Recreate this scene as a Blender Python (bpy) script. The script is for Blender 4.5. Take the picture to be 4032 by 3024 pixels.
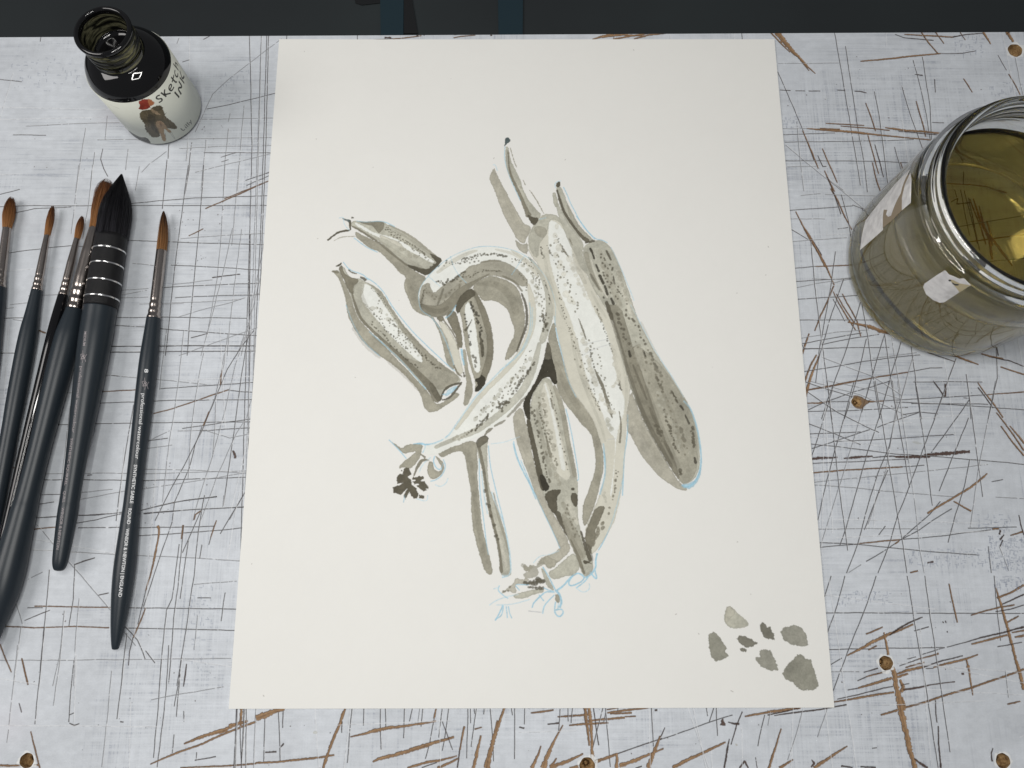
import bpy, bmesh, math, random
import numpy as np
from mathutils import Vector, Matrix

for o in list(bpy.data.objects): bpy.data.objects.remove(o)
SC = bpy.context.scene
COL = SC.collection

# ------------------------------------------------------------------ camera
PW, PH = 0.280, 0.35403          # the sheet of paper, metres; world origin = its lower left corner, X right, Y up the page
F = 3060.0; CX, CY = 2016.0, 1512.0
KS = 0.280/0.23
R3 = np.array([[0.99999693, -0.00170443, 0.00179643],
               [-0.00125317, -0.9740029, -0.22653205],
               [0.00213583, 0.22652911, -0.97400205]])
CAM = np.array([0.10703314, 0.05306974, 0.31599259])*KS
cam = bpy.data.cameras.new('camera'); camo = bpy.data.objects.new('camera', cam); COL.objects.link(camo)
cam.sensor_fit = 'HORIZONTAL'; cam.sensor_width = 36.0; cam.lens = 36.0*F/4032.0
cam.clip_start = 0.01; cam.clip_end = 50
m = Matrix.Identity(4)
for i in range(3):
    m[i][0] = R3[0, i]; m[i][1] = -R3[1, i]; m[i][2] = -R3[2, i]; m[i][3] = CAM[i]
camo.matrix_world = m
SC.camera = camo

# ------------------------------------------------------------------ world and lamps
w = bpy.data.worlds.new('World'); SC.world = w; w.use_nodes = True
bg = w.node_tree.nodes['Background']
bg.inputs[0].default_value = (0.93, 0.95, 1.0, 1); bg.inputs[1].default_value = 0.165
SC.view_settings.view_transform = 'Standard'; SC.view_settings.look = 'None'
SC.view_settings.exposure = 0.0; SC.view_settings.gamma = 1.0

def area(name, loc, target, sx, sy, power, col):
    l = bpy.data.lights.new(name, 'AREA'); l.shape = 'RECTANGLE'; l.size = sx; l.size_y = sy
    l.energy = power; l.color = col
    o = bpy.data.objects.new(name, l); COL.objects.link(o)
    o.location = loc
    o.rotation_euler = (Vector(target)-Vector(loc)).to_track_quat('-Z', 'Y').to_euler()
    return o
area('window_lamp', (-0.62, 0.20, 0.80), (0.05, 0.16, 0), 0.42, 0.50, 4.5, (1.0, 0.965, 0.935))
# the square ring lamp over the desk: four strips
RC = Vector((0.105, 0.09, 0.60)); RS = 0.20
for dx, dy, sx, sy in ((0, RS/2, RS, .018), (0, -RS/2, RS, .018), (RS/2, 0, .018, RS-.04), (-RS/2, 0, .018, RS-.04)):
    l = area('ring_lamp', RC+Vector((dx, dy, 0)), RC+Vector((dx, dy, -1)), sx, sy, 0.55, (1.0, 0.985, 0.95))
    l.rotation_euler = (0, 0, 0)

# ------------------------------------------------------------------ geometry of the photograph on the real planes
def unproj(uv, z=0.0):
    uv = np.atleast_2d(np.array(uv, float))
    d = np.c_[(uv[:, 0]-CX)/F, (uv[:, 1]-CY)/F, np.ones(len(uv))] @ R3
    k = (z-CAM[2])/d[:, 2]
    return CAM+d*k[:, None]
TILES = {'T1': (1240, 800, 2.1944), 'T2': (1868, 500, 2.1944), 'T3': (1240, 1500, 2.1944), 'T4': (1868, 1200, 2.1944),
         'T5': (1868, 1800, 2.1944), 'T6': (2600, 2200, 2.1944),
         'A': (0, 0, 2.212), 'B': (0, 650, 2.212), 'C': (0, 1300, 2.212), 'D': (0, 1950, 2.212),
         'E': (3032, 300, 2.212), 'F': (3032, 900, 2.212), 'G': (3024, 0, 2.1944), 'H': (3024, 1500, 2.1944),
         'I': (3024, 2268, 2.1944), 'J': (0, 2268, 2.1944), 'K': (1008, 2268, 2.1944), 'M': (2016, 2268, 2.1944),
         'Q': (280, 0, 2.861), 'V': (1008, 0, 1.4826), 'X': (3232, 380, 1.595), 'N': (0, 0, 0.54861)}
def nat(tile, pts):
    ox, oy, s = TILES[tile]
    p = np.array(pts, float); q = p.copy(); q[:, 0] = ox+p[:, 0]/s; q[:, 1] = oy+p[:, 1]/s
    return q
def nums(s): return [tuple(float(v) for v in t.split(',')) for t in s.split()]

def s2l(c):
    c = np.array(c, float)/255.0
    return np.where(c <= 0.04045, c/12.92, ((c+0.055)/1.055)**2.4)

# ------------------------------------------------------------------ a small painter working on numpy arrays
def vnoise(h, w_, cy, cx, seed):
    rs = np.random.RandomState(seed)
    gh, gw = int(h/cy)+3, int(w_/cx)+3
    g = rs.rand(gh, gw).astype(np.float32)*2-1
    y = np.arange(h)/cy; x = np.arange(w_)/cx
    yi = y.astype(int); xi = x.astype(int)
    fy = (y-yi).astype(np.float32); fx = (x-xi).astype(np.float32)
    fy = fy*fy*(3-2*fy); fx = fx*fx*(3-2*fx)
    r = g[:, xi]*(1-fx)+g[:, xi+1]*fx
    return r[yi]*(1-fy)[:, None]+r[yi+1]*fy[:, None]

def chaikin(P, closed=True, it=1):
    P = np.array(P, float)
    for _ in range(it):
        if closed:
            Q = np.roll(P, -1, 0)
            P = np.stack([P*.75+Q*.25, P*.25+Q*.75], 1).reshape(-1, P.shape[1])
        else:
            a, b = P[:-1], P[1:]
            P = np.concatenate([P[:1], np.stack([a*.75+b*.25, a*.25+b*.75], 1).reshape(-1, P.shape[1]), P[-1:]])
    return P

class Canvas:
    def __init__(s, x0, y0, x1, y1, px):
        s.x0, s.y0, s.px = x0, y0, px
        s.acc_x, s.acc_y, s.acc_a = [], [], []
        s.w = int((x1-x0)/px); s.h = int((y1-y0)/px)
        s.img = np.ones((s.h, s.w, 4), np.float32); s.img[..., 3] = 0.5
        s.n1 = vnoise(s.h, s.w, 2.2, 2.2, 5); s.n2 = vnoise(s.h, s.w, 1.1, 1.1, 6)
        s.n3 = vnoise(s.h, s.w, 14, 14, 7)*.6+vnoise(s.h, s.w, 46, 46, 9)*.7; s.n4 = vnoise(s.h, s.w, 5, 5, 8)
    def to(s, P):
        return np.c_[(P[:, 0]-s.x0)/s.px, (P[:, 1]-s.y0)/s.px]
    def fill(s, P, col, alpha=1.0, edge=.16, jit=.9, gran=1.0, smooth=1, clipm=None):
        P = chaikin(P, True, smooth) if smooth else np.array(P)
        lo = np.floor(P.min(0)).astype(int)-4; hi = np.ceil(P.max(0)).astype(int)+5
        lo = np.maximum(lo, 0); hi = np.minimum(hi, [s.w, s.h])
        if (hi-lo).min() <= 0: return
        W, H = hi-lo
        ys = np.arange(lo[1], hi[1])+.5; xs = np.arange(lo[0], hi[0])+.5
        inside = np.zeros((H, W), bool); D = np.full((H, W), 5.0, np.float32)
        Q = np.roll(P, -1, 0)
        for (ax, ay), (bx, by) in zip(P, Q):
            if ay != by:
                m_ = ((ay > ys) != (by > ys))
                if m_.any():
                    xc = ax+(ys[m_]-ay)/(by-ay)*(bx-ax)
                    inside[m_] ^= xs[None, :] < xc[:, None]
            i0 = max(int(min(ax, bx)-5)-lo[0], 0); i1 = min(int(max(ax, bx)+6)-lo[0], W)
            j0 = max(int(min(ay, by)-5)-lo[1], 0); j1 = min(int(max(ay, by)+6)-lo[1], H)
            if i1 <= i0 or j1 <= j0: continue
            X = xs[i0:i1][None, :]-ax; Y = ys[j0:j1][:, None]-ay
            ex, ey = bx-ax, by-ay; L = ex*ex+ey*ey+1e-9
            t = np.clip((X*ex+Y*ey)/L, 0, 1)
            d = np.sqrt((X-t*ex)**2+(Y-t*ey)**2)
            D[j0:j1, i0:i1] = np.minimum(D[j0:j1, i0:i1], d)
        sl = (slice(lo[1], hi[1]), slice(lo[0], hi[0]))
        sd = np.where(inside, D, -D)+jit*(s.n1[sl]*.8+s.n4[sl]*.9)
        mask = np.clip(sd+.5, 0, 1)*alpha
        k = 1-edge*np.exp(-((sd-.8)/1.1)**2)*np.clip(.6+1.1*s.n3[sl]+.4*s.n4[sl], 0, 1.6)-.3*edge*np.exp(-(np.maximum(sd, 0)/4.5)**2)
        g = 1+gran*(.08*s.n2[sl]+.07*s.n1[sl]+.17*s.n3[sl]+.07*s.n4[sl])
        c = np.array(col, np.float32)[None, None, :]*(k*g)[..., None]
        s.img[sl][..., :3] = s.img[sl][..., :3]*(1-mask[..., None])+c*mask[..., None]
    def ribbon(s, P, W, col, alpha=1.0, **kw):
        P = np.array(P, float); W = np.array(W, float)
        A = chaikin(np.c_[P, W], False, 1); P = A[:, :2]; W = A[:, 2]
        T = np.gradient(P, axis=0); T /= np.linalg.norm(T, axis=1)[:, None]+1e-9
        N = np.c_[-T[:, 1], T[:, 0]]*(W/2)[:, None]
        e0 = P[0]-T[0]*W[0]*.4; e1 = P[-1]+T[-1]*W[-1]*.4
        s.fill(np.concatenate([[e0], P+N, [e1], (P-N)[::-1]]), col, alpha, smooth=1, **kw)
    def line(s, P, W, col, alpha=1.0, depth=0.0, rag=0.0, brk=0.0, seed=0, soft=.45):
        """a thin mark stamped along a polyline; W px (scalar or per vertex)"""
        rs = np.random.RandomState(seed)
        P = np.array(P, float); W = np.ones(len(P))*np.array(W, float)
        seg = np.linalg.norm(np.diff(P, axis=0), axis=1); c = np.r_[0, np.cumsum(seg)]
        n = int(c[-1]/.45)+2; t = np.linspace(0, c[-1], n)
        x = np.interp(t, c, P[:, 0]); y = np.interp(t, c, P[:, 1]); ww = np.interp(t, c, W)
        dx = np.gradient(x); dy = np.gradient(y); L = np.hypot(dx, dy)+1e-9; nx, ny = -dy/L, dx/L
        def n1d(cell, sd):
            r = np.random.RandomState(sd); g = r.rand(int(n/cell)+3)*2-1
            return np.interp(np.arange(n)/cell, np.arange(len(g)), g)
        wob = n1d(60, seed+1)*.6+n1d(14, seed+2)*.25*rag
        x += nx*wob; y += ny*wob
        a = np.ones(n)*alpha
        if brk > 0:
            q = n1d(26, seed+3)*.6+n1d(7, seed+4)*.4
            a *= np.clip((q+1-2*brk)*3+.4, 0.0, 1)
        wl = ww*(1+rag*(n1d(9, seed+5)*.5+n1d(3, seed+6)*.3)); wr = ww*(1+rag*(n1d(8, seed+7)*.5+n1d(3, seed+8)*.3))
        m_ = int(np.ceil(ww.max()*1.3/.45))+3
        for k in np.linspace(-1, 1, 2*m_+1):
            half = np.where(k < 0, wl, wr)*.5+.5
            off = k*half
            edge = np.clip((half-abs(off))/soft/1.6, 0, 1)
            px = x+nx*off; py = y+ny*off
            xi = np.floor(px).astype(int); yi = np.floor(py).astype(int)
            ok = (xi > 0) & (yi > 0) & (xi < s.w-1) & (yi < s.h-1)
            s.acc_x.append(xi[ok]); s.acc_y.append(yi[ok]); s.acc_a.append((a*edge)[ok])
        X = np.concatenate(s.acc_x); Y = np.concatenate(s.acc_y); Av = np.concatenate(s.acc_a)
        s.acc_x, s.acc_y, s.acc_a = [], [], []
        if len(X) == 0: return
        x0, x1, y0, y1 = X.min(), X.max()+1, Y.min(), Y.max()+1
        lin = (Y-y0)*(x1-x0)+(X-x0)
        o = np.argsort(Av, kind='stable'); lin = lin[o]; Av = Av[o]
        u, idx = np.unique(lin[::-1], return_index=True); av = Av[::-1][idx]
        yy = u//(x1-x0)+y0; xx = u % (x1-x0)+x0
        cc = np.array(col, np.float32)
        g = 1+.12*s.n1[yy, xx]+.10*s.n4[yy, xx]
        s.img[yy, xx, :3] = s.img[yy, xx, :3]*(1-av[:, None])+(cc[None]*g[:, None])*av[:, None]
        if depth: s.img[yy, xx, 3] = np.minimum(s.img[yy, xx, 3], .5-depth*av) if depth > 0 else np.maximum(s.img[yy, xx, 3], .5-depth*av)
    def image(s, name):
        im = bpy.data.images.new(name, s.w, s.h, alpha=True, float_buffer=True)
        im.colorspace_settings.name = 'Non-Color'; im.alpha_mode = 'CHANNEL_PACKED'
        im.pixels.foreach_set(np.clip(s.img, 0, 1).astype(np.float32).ravel()); im.update()
        return im
# ------------------------------------------------------------------ the ink wash painting on the paper (flat print)
PAPER_REF = s2l((231, 231, 231))
def alb(c, ref=PAPER_REF, a=0.80): return s2l(c)/ref*a
PAL = {'p': (231, 233, 227), 'a': (211, 209, 195), 'm': (202, 200, 186), 'b': (185, 184, 170), 'n': (179, 176, 162), 'c': (164, 161, 146), 'd': (131, 127, 112),
       'e': (99, 95, 82), 'f': (69, 66, 57), 'g': (59, 56, 48), 'B': (158, 200, 218), 'L': (196, 218, 226), 'K': (185, 188, 190), 't': (92, 104, 104)}
PAINTING = """
# cast shadows
P T1 c 1 340,240 360,300 420,350 470,390 560,420 620,480 680,540 730,600 790,640 770,690 775,750 800,800 820,860 850,920 920,965 1000,985 1040,1040 1080,1130 1110,1250 1130,1350 1150,1400 1200,1450 1210,1400 1190,1300 1165,1220 1125,1120 1075,1060 1030,1000 1000,900 970,640 900,610 800,545 740,490 660,430 560,350 480,310 400,270
P T1 c 1 150,590 180,585 215,600 240,650 265,700 290,760 310,800 345,920 370,990 430,1060 500,1130 600,1230 700,1340 800,1440 900,1550 960,1610 1000,1660 1045,1741 1100,1726 1160,1686 1210,1636 1250,1646 1240,1676 1180,1716 1110,1766 1060,1796 1000,1811 970,1796 945,1766 930,1706 900,1626 870,1586 830,1546 770,1480 700,1420 650,1380 560,1320 480,1260 400,1180 350,1100 310,1030 280,960 275,900 265,830 240,740 210,660 170,610
P T4 c 1 660,170 700,150 700,250 750,420 800,600 870,750 970,900 1040,1000 1080,1120 1110,1250 1118,1400 1090,1530 1060,1659 1020,1790 960,1917 940,1907 930,1820 940,1717 980,1617 1000,1560 1040,1450 1048,1330 1030,1200 1000,1100 930,1040 870,960 780,850 720,750 690,600 660,450 630,300
P T4 n 1 1310,950 1350,720 1400,860 1480,1050 1560,1180 1700,1430 1780,1550 1850,1590 1820,1612 1750,1590 1680,1545 1600,1490 1540,1420 1460,1330 1400,1230 1350,1130 1312,1080
P T4 n 1 330,950 410,870 440,1000 480,1150 510,1350 560,1500 620,1697 680,1807 760,1937 812,2037 800,2107 740,2117 700,2007 620,1837 530,1659 480,1500 420,1350 370,1200 340,1080
P T5 n 1 740,780 810,730 835,800 780,860 720,910 680,960 640,960 600,920 550,930 500,960 440,1000 410,930 470,955 480,930 530,960 580,870 640,845 700,825
J T5 c .8 580,870 630,850 670,880 730,900 690,950 640,965 600,925 540,960 560,1000 520,1040 440,1050 420,1010 470,980 405,920 440,925 470,960 480,930 530,940
P T5 n .9 320,1110 350,1070 355,1040 420,1060 440,1040 480,1060 430,1100 380,1090 350,1110 370,1170 330,1175 300,1150 240,1182 228,1168
P T5 b 1 640,990 700,960 760,900 830,840 870,830 900,900 910,960 880,1000 862,1030 800,1020 740,1050 680,1057 648,1032
P T5 b 1 572,960 600,965 640,1050 690,1140 680,1155 630,1120 600,1050
P T5 b 1 330,1190 400,1170 480,1150 600,1130 600,1170 530,1180 430,1225 350,1220
P T3 c 1 1060,620 1100,600 1160,560 1230,560 1290,530 1350,515 1410,540 1400,600 1410,760 1400,800 1420,1000 1440,1250 1480,1400 1520,1560 1540,1670 1490,1673 1455,1618 1430,1530 1390,1380 1360,1250 1350,1100 1350,950 1320,800 1290,610 1210,610 1120,655 1080,660
P T2 n 1 170,350 185,390 225,470 300,610 360,720 430,840 460,845 490,870 480,920 450,960 440,1000 410,1010 360,960 330,900 270,800 220,680 180,560 130,460 130,430
P T2 c .9 350,960 380,1000 430,1020 460,990 465,1100 420,1090 370,1050
# upper left marrow
P T1 b 1 300,190 330,150 360,155 430,160 590,155 620,185 700,215 800,265 900,335 960,390 1040,450 1105,490 1080,530 1020,590 965,635 900,600 800,545 720,480 660,420 590,360 520,310 460,280 400,250 330,210
P T1 p 1 350,165 420,200 520,262 640,285 740,325 840,390 940,445 1030,500 1020,520 960,490 880,450 760,380 650,320 540,295 440,240 350,190
P T1 d .9 360,155 440,165 590,155 605,200 560,265 530,240 500,195 440,188
P T1 m 1 560,270 640,300 740,340 780,400 700,370 620,320 560,300
R T1 c .9 640,190,12 760,245,18 880,320,20 960,390,18 1050,460,14
R T1 d .95 320,200,16 400,240,22 480,295,20 560,345,18 640,415,26 720,480,22 800,540,20
P T1 e 1 790,530 860,542 960,575 1000,555 1060,505 1105,490 1060,550 970,635 900,600 820,562
P T1 e 1 985,430 1040,450 1105,490 1060,525 1020,480
D T1 e 26 13 10 610,220 700,290 820,350 900,400 960,450
D T1 d 10 11 16 620,200 660,240 740,290
D T1 c 7 26 10 740,390 820,440 900,470
R T1 e 1 110,320,16 150,290,18 200,250,22 260,240,22 310,235,20 305,200,22 300,150,30
R T1 t .9 240,135,14 300,155,24
R T1 e .9 318,125,20 334,128,18
R T1 n .9 165,325,8 230,290,10 350,288,10
# small marrow lower left
P T1 b 1 200,580 240,530 300,650 390,650 440,680 500,710 560,750 600,800 640,870 700,960 760,1050 850,1150 950,1260 1060,1360 1150,1430 1230,1480 1270,1540 1200,1570 1130,1610 1095,1690 1060,1720 1000,1640 900,1540 800,1430 700,1330 600,1220 500,1120 420,1040 370,990 340,900 310,800 290,760 265,700 240,640
P T1 c .9 440,680 500,710 560,750 600,800 640,870 700,960 760,1050 850,1150 950,1260 1060,1360 1150,1430 1230,1480 1250,1540 1130,1600 1060,1620 900,1500 780,1380 720,1300 900,1380 930,1350 880,1270 800,1160 740,1090 700,1000 640,910 590,830 520,740
P T1 p 1 430,690 500,730 540,790 580,850 630,930 690,1010 730,1090 820,1180 880,1270 935,1350 920,1382 850,1330 740,1230 640,1130 540,1010 460,920 395,820 410,740
P T1 d 1 200,560 240,530 245,600 300,640 390,655 350,720 330,800 290,760 260,680 225,610
R T1 d .95 320,780,16 350,880,24 390,990,28 480,1090,28 620,1210,28 760,1340,34 900,1480,52 1000,1590,76 1060,1700,80
R T1 e .7 1000,1560,40 1040,1640,60 1080,1700,50
P T1 b .8 330,720 380,680 430,690 420,760 390,830 340,790
R T1 e 1 185,545,14 215,535,20 232,515,10
R T1 e .9 395,640,18 440,665,34
R T1 e .9 290,575,12 320,600,16 360,612,10
R T1 d .9 150,590,20 200,595,34
D T1 e 18 8 6 480,730 560,800 610,870 660,960
D T1 e 30 11 9 440,870 520,960 600,1070 700,1190 810,1270
D T1 e 26 12 9 480,1020 560,1100 640,1200 780,1340 900,1430
D T1 e 44 13 12 640,1000 720,1090 860,1240 980,1360 1080,1440
D T1 b 14 26 14 470,880 600,940 680,1030 800,1180 900,1330
R T3 e .95 1085,170,12 1110,85,22 1170,40,26 1270,15,16
R T3 e .95 1265,20,14 1210,90,24 1160,150,20 1100,165,14
P T3 L 1 1115,135 1140,85 1190,50 1230,38 1190,95 1150,130
# curled marrow
P T1 p 1 905,890 890,780 930,700 980,630 1050,560 1150,480 1260,420 1400,380 1530,376 1680,396 1830,456 1930,555 2010,660 2060,780 2080,900 2070,1000 2028,1108 2003,1178 1958,1298 1938,1438 1878,1578 1818,1668 1748,1758 1678,1828 1608,1888 1498,1968 1398,2030 1200,2096 1050,2176 960,2176 930,2106 1000,2086 1130,2036 1200,1936 1300,1766 1400,1659 1470,1580 1560,1480 1650,1380 1740,1300 1800,1200 1850,1100 1860,1000 1850,880 1790,780 1740,700 1640,650 1530,620 1450,650 1350,720 1300,760 1220,880 1150,960 1080,990 1000,980 930,940
R T1 b .9 1850,470,20 1930,570,50 1990,660,70 2030,800,80 2030,950,80 2000,1080,70 1960,1200,60
R T1 b .85 1940,1210,40 1910,1350,60 1860,1500,70 1800,1620,70 1700,1730,70 1590,1830,60 1480,1910,60 1390,1970,60 1200,2040,40 1040,2110,36
R T1 a 1 1840,700,30 1880,850,70 1880,1050,70 1830,1200,60 1740,1350,50 1600,1500,46 1450,1640,46 1330,1800,46 1220,1950,34
R T1 m .8 1700,410,20 1860,520,50 1930,640,20
P T1 c .95 935,705 990,685 1005,740 1030,785 1100,715 1200,655 1290,590 1340,540 1430,525 1440,500 1530,488 1640,505 1740,560 1820,640 1850,690 1810,730 1740,700 1640,650 1530,620 1450,650 1350,720 1290,780 1220,880 1150,960 1060,990 960,965 905,900 898,830 915,740
P T1 d .8 905,860 960,880 1050,890 1130,850 1180,790 1250,730 1350,680 1450,632 1530,600 1450,655 1350,728 1250,850 1170,955 1070,997 960,962 910,925
P T1 c 1 1350,720 1450,650 1530,625 1640,660 1720,700 1770,770 1800,880 1820,1000 1800,1150 1760,1250 1740,1290 1650,1370 1640,1330 1680,1220 1720,1150 1725,1080 1690,1000 1670,930 1620,880 1570,850 1510,840 1450,850 1410,790
R T1 e .9 1785,780,14 1820,860,24 1835,960,26 1830,1060,26 1790,1160,24 1745,1280,18
R T1 d .8 1620,630,14 1720,670,22 1790,760,20
D T1 e 34 15 13 1260,490 1330,470 1440,440 1560,442 1660,465
D T1 d 12 10 10 1700,500 1860,480 1880,520
D T1 e 30 15 20 1050,690 1160,680 1240,640 1300,595
D T1 e 12 10 10 960,700 940,780 915,880
R T1 e .6 1060,880,20 1090,800,24 1110,740,18
R T1 e .55 940,760,16 925,840,24 915,900,20
D T1 e 14 11 8 1340,640 1400,605 1480,580 1600,590
R T1 d .7 1480,590,10 1540,582,14 1620,595,8
R T1 d .6 1430,515,14 1520,495,24 1610,500,16
D T1 d 10 12 16 1760,600 1840,680 1820,760
D T1 e 12 11 10 1870,600 1910,700 1930,800
D T1 e 18 13 22 1990,660 2030,760 2030,880
D T1 e 26 16 32 1985,950 1985,1020 1990,1110
D T1 b 16 24 18 1780,520 1880,640 1920,800 1920,900
D T4 e 22 10 7 500,370 400,540 300,700 180,800 40,930
D T4 e 26 17 10 520,500 450,600 380,700 320,780
D T4 e 26 17 22 205,900 240,860 290,830
D T4 b 22 28 12 480,460 340,640 180,820 60,930 0,1000
D T4 e 22 13 14 130,950 40,1040 0,1090
D T3 e 14 16 10 1310,460 1360,430 1400,400 1490,310
D T3 c 10 18 12 1185,505 1260,490 1330,455
R T3 d .9 1470,465,14 1500,430,34 1535,408,20
R T3 d .8 1550,392,16 1600,365,28 1645,340,14
R T3 d .75 1665,310,20 1740,235,30 1790,170,26 1840,125,14
# central white marrow
P T2 a 1 510,850 545,790 600,752 680,752 740,790 790,850 880,940 950,1030 932,1080 945,1180 960,1250 1020,1380 1090,1500 1150,1600 1200,1686 1240,1816 1270,1936 1300,2086 1350,2236 1340,2336 1312,2486 1312,2636 1300,2836 1284,3026 1270,3153 1240,3303 1200,3433 1130,3553 1060,3653 1010,3703 970,3640 950,3540 965,3450 1025,3330 1065,3220 1112,3080 1130,2980 1133,2836 1080,2686 1030,2536 960,2436 870,2316 810,2186 790,2096 750,1936 720,1796 690,1666 640,1400 560,1200 470,1090 462,1000 470,920
P T2 p 1 650,800 720,830 780,900 830,1000 850,1100 880,1200 920,1320 980,1450 1040,1600 1110,1690 1150,1800 1190,1936 1215,2096 1250,2236 1300,2350 1300,2450 1245,2586 1222,2736 1202,3036 1185,3190 1170,3180 1205,2950 1222,2690 1160,2636 1110,2486 1070,2386 1000,2256 950,2096 920,1956 870,1786 830,1650 760,1480 700,1350 660,1200 640,1050 636,900
P T2 b .95 470,930 500,870 560,800 600,755 700,755 760,805 785,850 770,855 700,800 645,802 636,900 600,960 560,1010 552,1140 500,1110 465,1010
P T2 c .8 510,870 560,852 630,880 625,940 580,962 530,930
P T2 b .9 690,590 715,600 720,650 770,760 830,860 900,930 948,1020 930,1090 960,1200 1000,1290 940,1250 890,1180 860,1080 810,990 770,880 730,800
R T2 m .8 850,1100,30 900,1240,50 960,1350,40
P T5 d 1 1050,430 1135,418 1110,490 1080,560 1040,640 1052,680 1012,780 1010,850 960,750 950,680 975,600 1010,520
P T5 e .6 960,740 1000,760 1020,830 1030,915 985,905 960,850
D T4 e 30 9 5 750,0 800,180 860,330 920,480 950,580
D T4 e 16 10 6 990,720 1040,820 1080,920
R T4 d .9 900,120,8 930,200,18 965,300,14
D T4 e 10 14 6 1000,380 1020,480 1040,560
R T4 d .95 1040,560,14 1080,650,34 1110,710,34 1130,780,24 1155,860,40 1190,980,14
D T4 e 24 11 7 1040,10 1110,170 1150,290 1190,400 1205,450
R T4 c .8 1060,60,8 1090,130,24 1105,150,8
D T4 e 14 12 6 1250,640 1262,740
R T4 d .9 1250,920,8 1270,1040,16 1255,1190,20
D T4 e 10 11 5 1230,1430 1215,1560 1205,1640
D T2 e 14 13 10 700,930 740,1020 810,1120
R T2 d .8 745,1020,10 780,1080,20 815,1125,14
D T2 e 26 10 7 620,1010 650,1080 720,1220 720,1380 760,1560 790,1659
D T2 e 12 12 12 570,1040 600,1140
R T2 d .8 820,965,16 845,1020,8
D T2 a 14 40 24 690,860 750,1290 790,1380 860,1560
D T2 a 16 34 20 830,1130 900,1330 980,1500
D T4 m 16 36 12 930,250 970,390 1000,550 1050,690
D T4 m 22 28 14 1190,360 1220,520 1250,640 1190,720
D T4 b 7 38 8 1150,990 1180,1090
D T4 m 10 34 14 1090,780 1160,900 1220,940
D T5 d 9 15 8 1235,120 1210,300 1190,370 1150,510
D T5 d 12 26 14 1130,560 1080,620 1060,660 1030,740 1010,770
D T5 b 6 24 8 1130,300 1130,350 1130,390
# right marrow
P T2 b 1 935,1070 960,1015 1050,975 1120,985 1190,1050 1250,1180 1320,1380 1410,1659 1450,1736 1540,1916 1620,2036 1740,2216 1830,2356 1900,2516 1940,2686 1950,2886 1930,3006 1860,3076 1790,3096 1700,2936 1600,2786 1480,2586 1400,2386 1340,2236 1290,2036 1240,1816 1190,1659 1080,1480 1000,1350 940,1180
P T4 c .85 1390,330 1450,380 1560,470 1620,530 1740,700 1850,860 1920,1100 1935,1400 1870,1530 1780,1550 1600,1250 1450,950 1380,700 1320,450
P T4 c .4 1500,560 1640,620 1800,850 1880,1050 1900,1300 1850,1500 1780,1500 1650,1150 1500,800
P T4 d .8 1130,0 1260,0 1320,200 1385,420 1470,650 1550,900 1640,1150 1740,1350 1780,1540 1700,1420 1560,1180 1440,950 1360,700 1270,450 1210,180
R T4 e .55 1150,30,30 1210,180,40 1265,380,40 1335,600,40 1415,850,46 1500,1040,50 1600,1220,50 1700,1400,40
R T4 e .6 1370,520,18 1440,700,26 1490,820,16
R T4 e .6 1515,890,20 1550,980,34 1590,1060,24
R T4 e .5 1640,1180,22 1680,1260,30 1715,1330,16
R T2 c .9 965,1090,50 985,1200,40 1040,1320,34 1100,1420,30
R T2 a 1 1010,1150,12 1050,1290,20 1100,1390,22 1150,1480,12
R T2 f .95 1000,1050,30 1020,1090,16 1035,1140,22
R T2 a .9 1045,1080,8 1050,1150,14
R T2 f .9 1048,1190,18 1075,1250,26
R T2 f .95 1080,1280,28 1115,1355,30
R T2 f .9 1125,1370,24 1150,1450,26
R T2 f .9 1180,1480,24 1202,1530,30
R T2 f .8 1115,1470,24 1120,1480,20
R T2 e .9 1140,1510,34 1190,1659,40
R T2 e .6 1000,1270,20 1040,1340,30 1080,1410,20
R T2 e .9 1140,1070,22 1180,1150,20
R T2 m .8 1230,1240,22 1280,1400,40 1330,1560,40 1360,1650,30
D T2 e 14 15 8 1148,1190 1200,1200 1180,1260 1240,1430 1320,1500 1310,1640
R T2 f .85 1200,1290,14 1208,1350,18
D T2 c 12 36 12 1100,1180 1135,1270 1160,1350 1230,1490 1270,1600
D T2 c 7 32 8 1250,1260 1290,1400 1320,1530
D T4 e 12 19 8 1300,80 1380,140 1410,200 1440,270 1460,320 1480,350
R T4 f .85 1455,395,18 1480,450,20
D T4 e 9 26 8 1520,420 1530,460 1560,530 1630,630
R T4 f .85 1545,500,20 1580,545,26
D T4 e 14 17 8 1700,750 1740,810 1760,840
R T4 f .85 1780,870,24 1805,910,20
R T4 f .8 1820,950,14 1855,1030,24
D T4 e 14 20 7 1880,1060 1890,1150 1895,1230
R T4 f .85 1900,1320,18 1912,1370,30
D T4 e 10 18 8 1590,670 1630,750 1570,620
D T4 e 12 24 8 1235,60 1250,140 1285,230 1320,350
R T4 f .9 1335,400,24 1348,450,28
D T4 e 8 24 14 1570,1040 1580,1070 1620,1130
D T4 e 14 15 8 1690,1050 1720,1200 1770,1290
D T4 e 8 22 6 1775,1050 1815,1150 1820,1190
D T4 e 10 18 8 1630,900 1660,980 1690,1100
D T4 c 22 30 30 1400,350 1440,480 1560,700 1650,850 1720,950
D T4 b 24 22 50 1560,760 1700,940 1740,1100 1800,1300
D T4 e 5 20 8 1770,1430 1785,1470
P T4 B .75 1780,1552 1860,1545 1925,1500 1965,1350 1952,1500 1870,1600 1800,1580
# stems at the top
P T2 b 1 265,180 285,165 300,200 310,280 360,380 410,480 415,530 470,640 540,720 582,760 550,800 520,850 490,820 450,740 400,620 350,520 300,430 270,330
R T2 c .8 410,530,10 400,520,40 400,528,8
R T2 d .95 290,200,12 300,380,18 350,500,30 400,600,34 440,700,40 470,770,60
P T2 e 1 450,750 500,780 560,785 545,820 520,858 480,820
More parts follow.
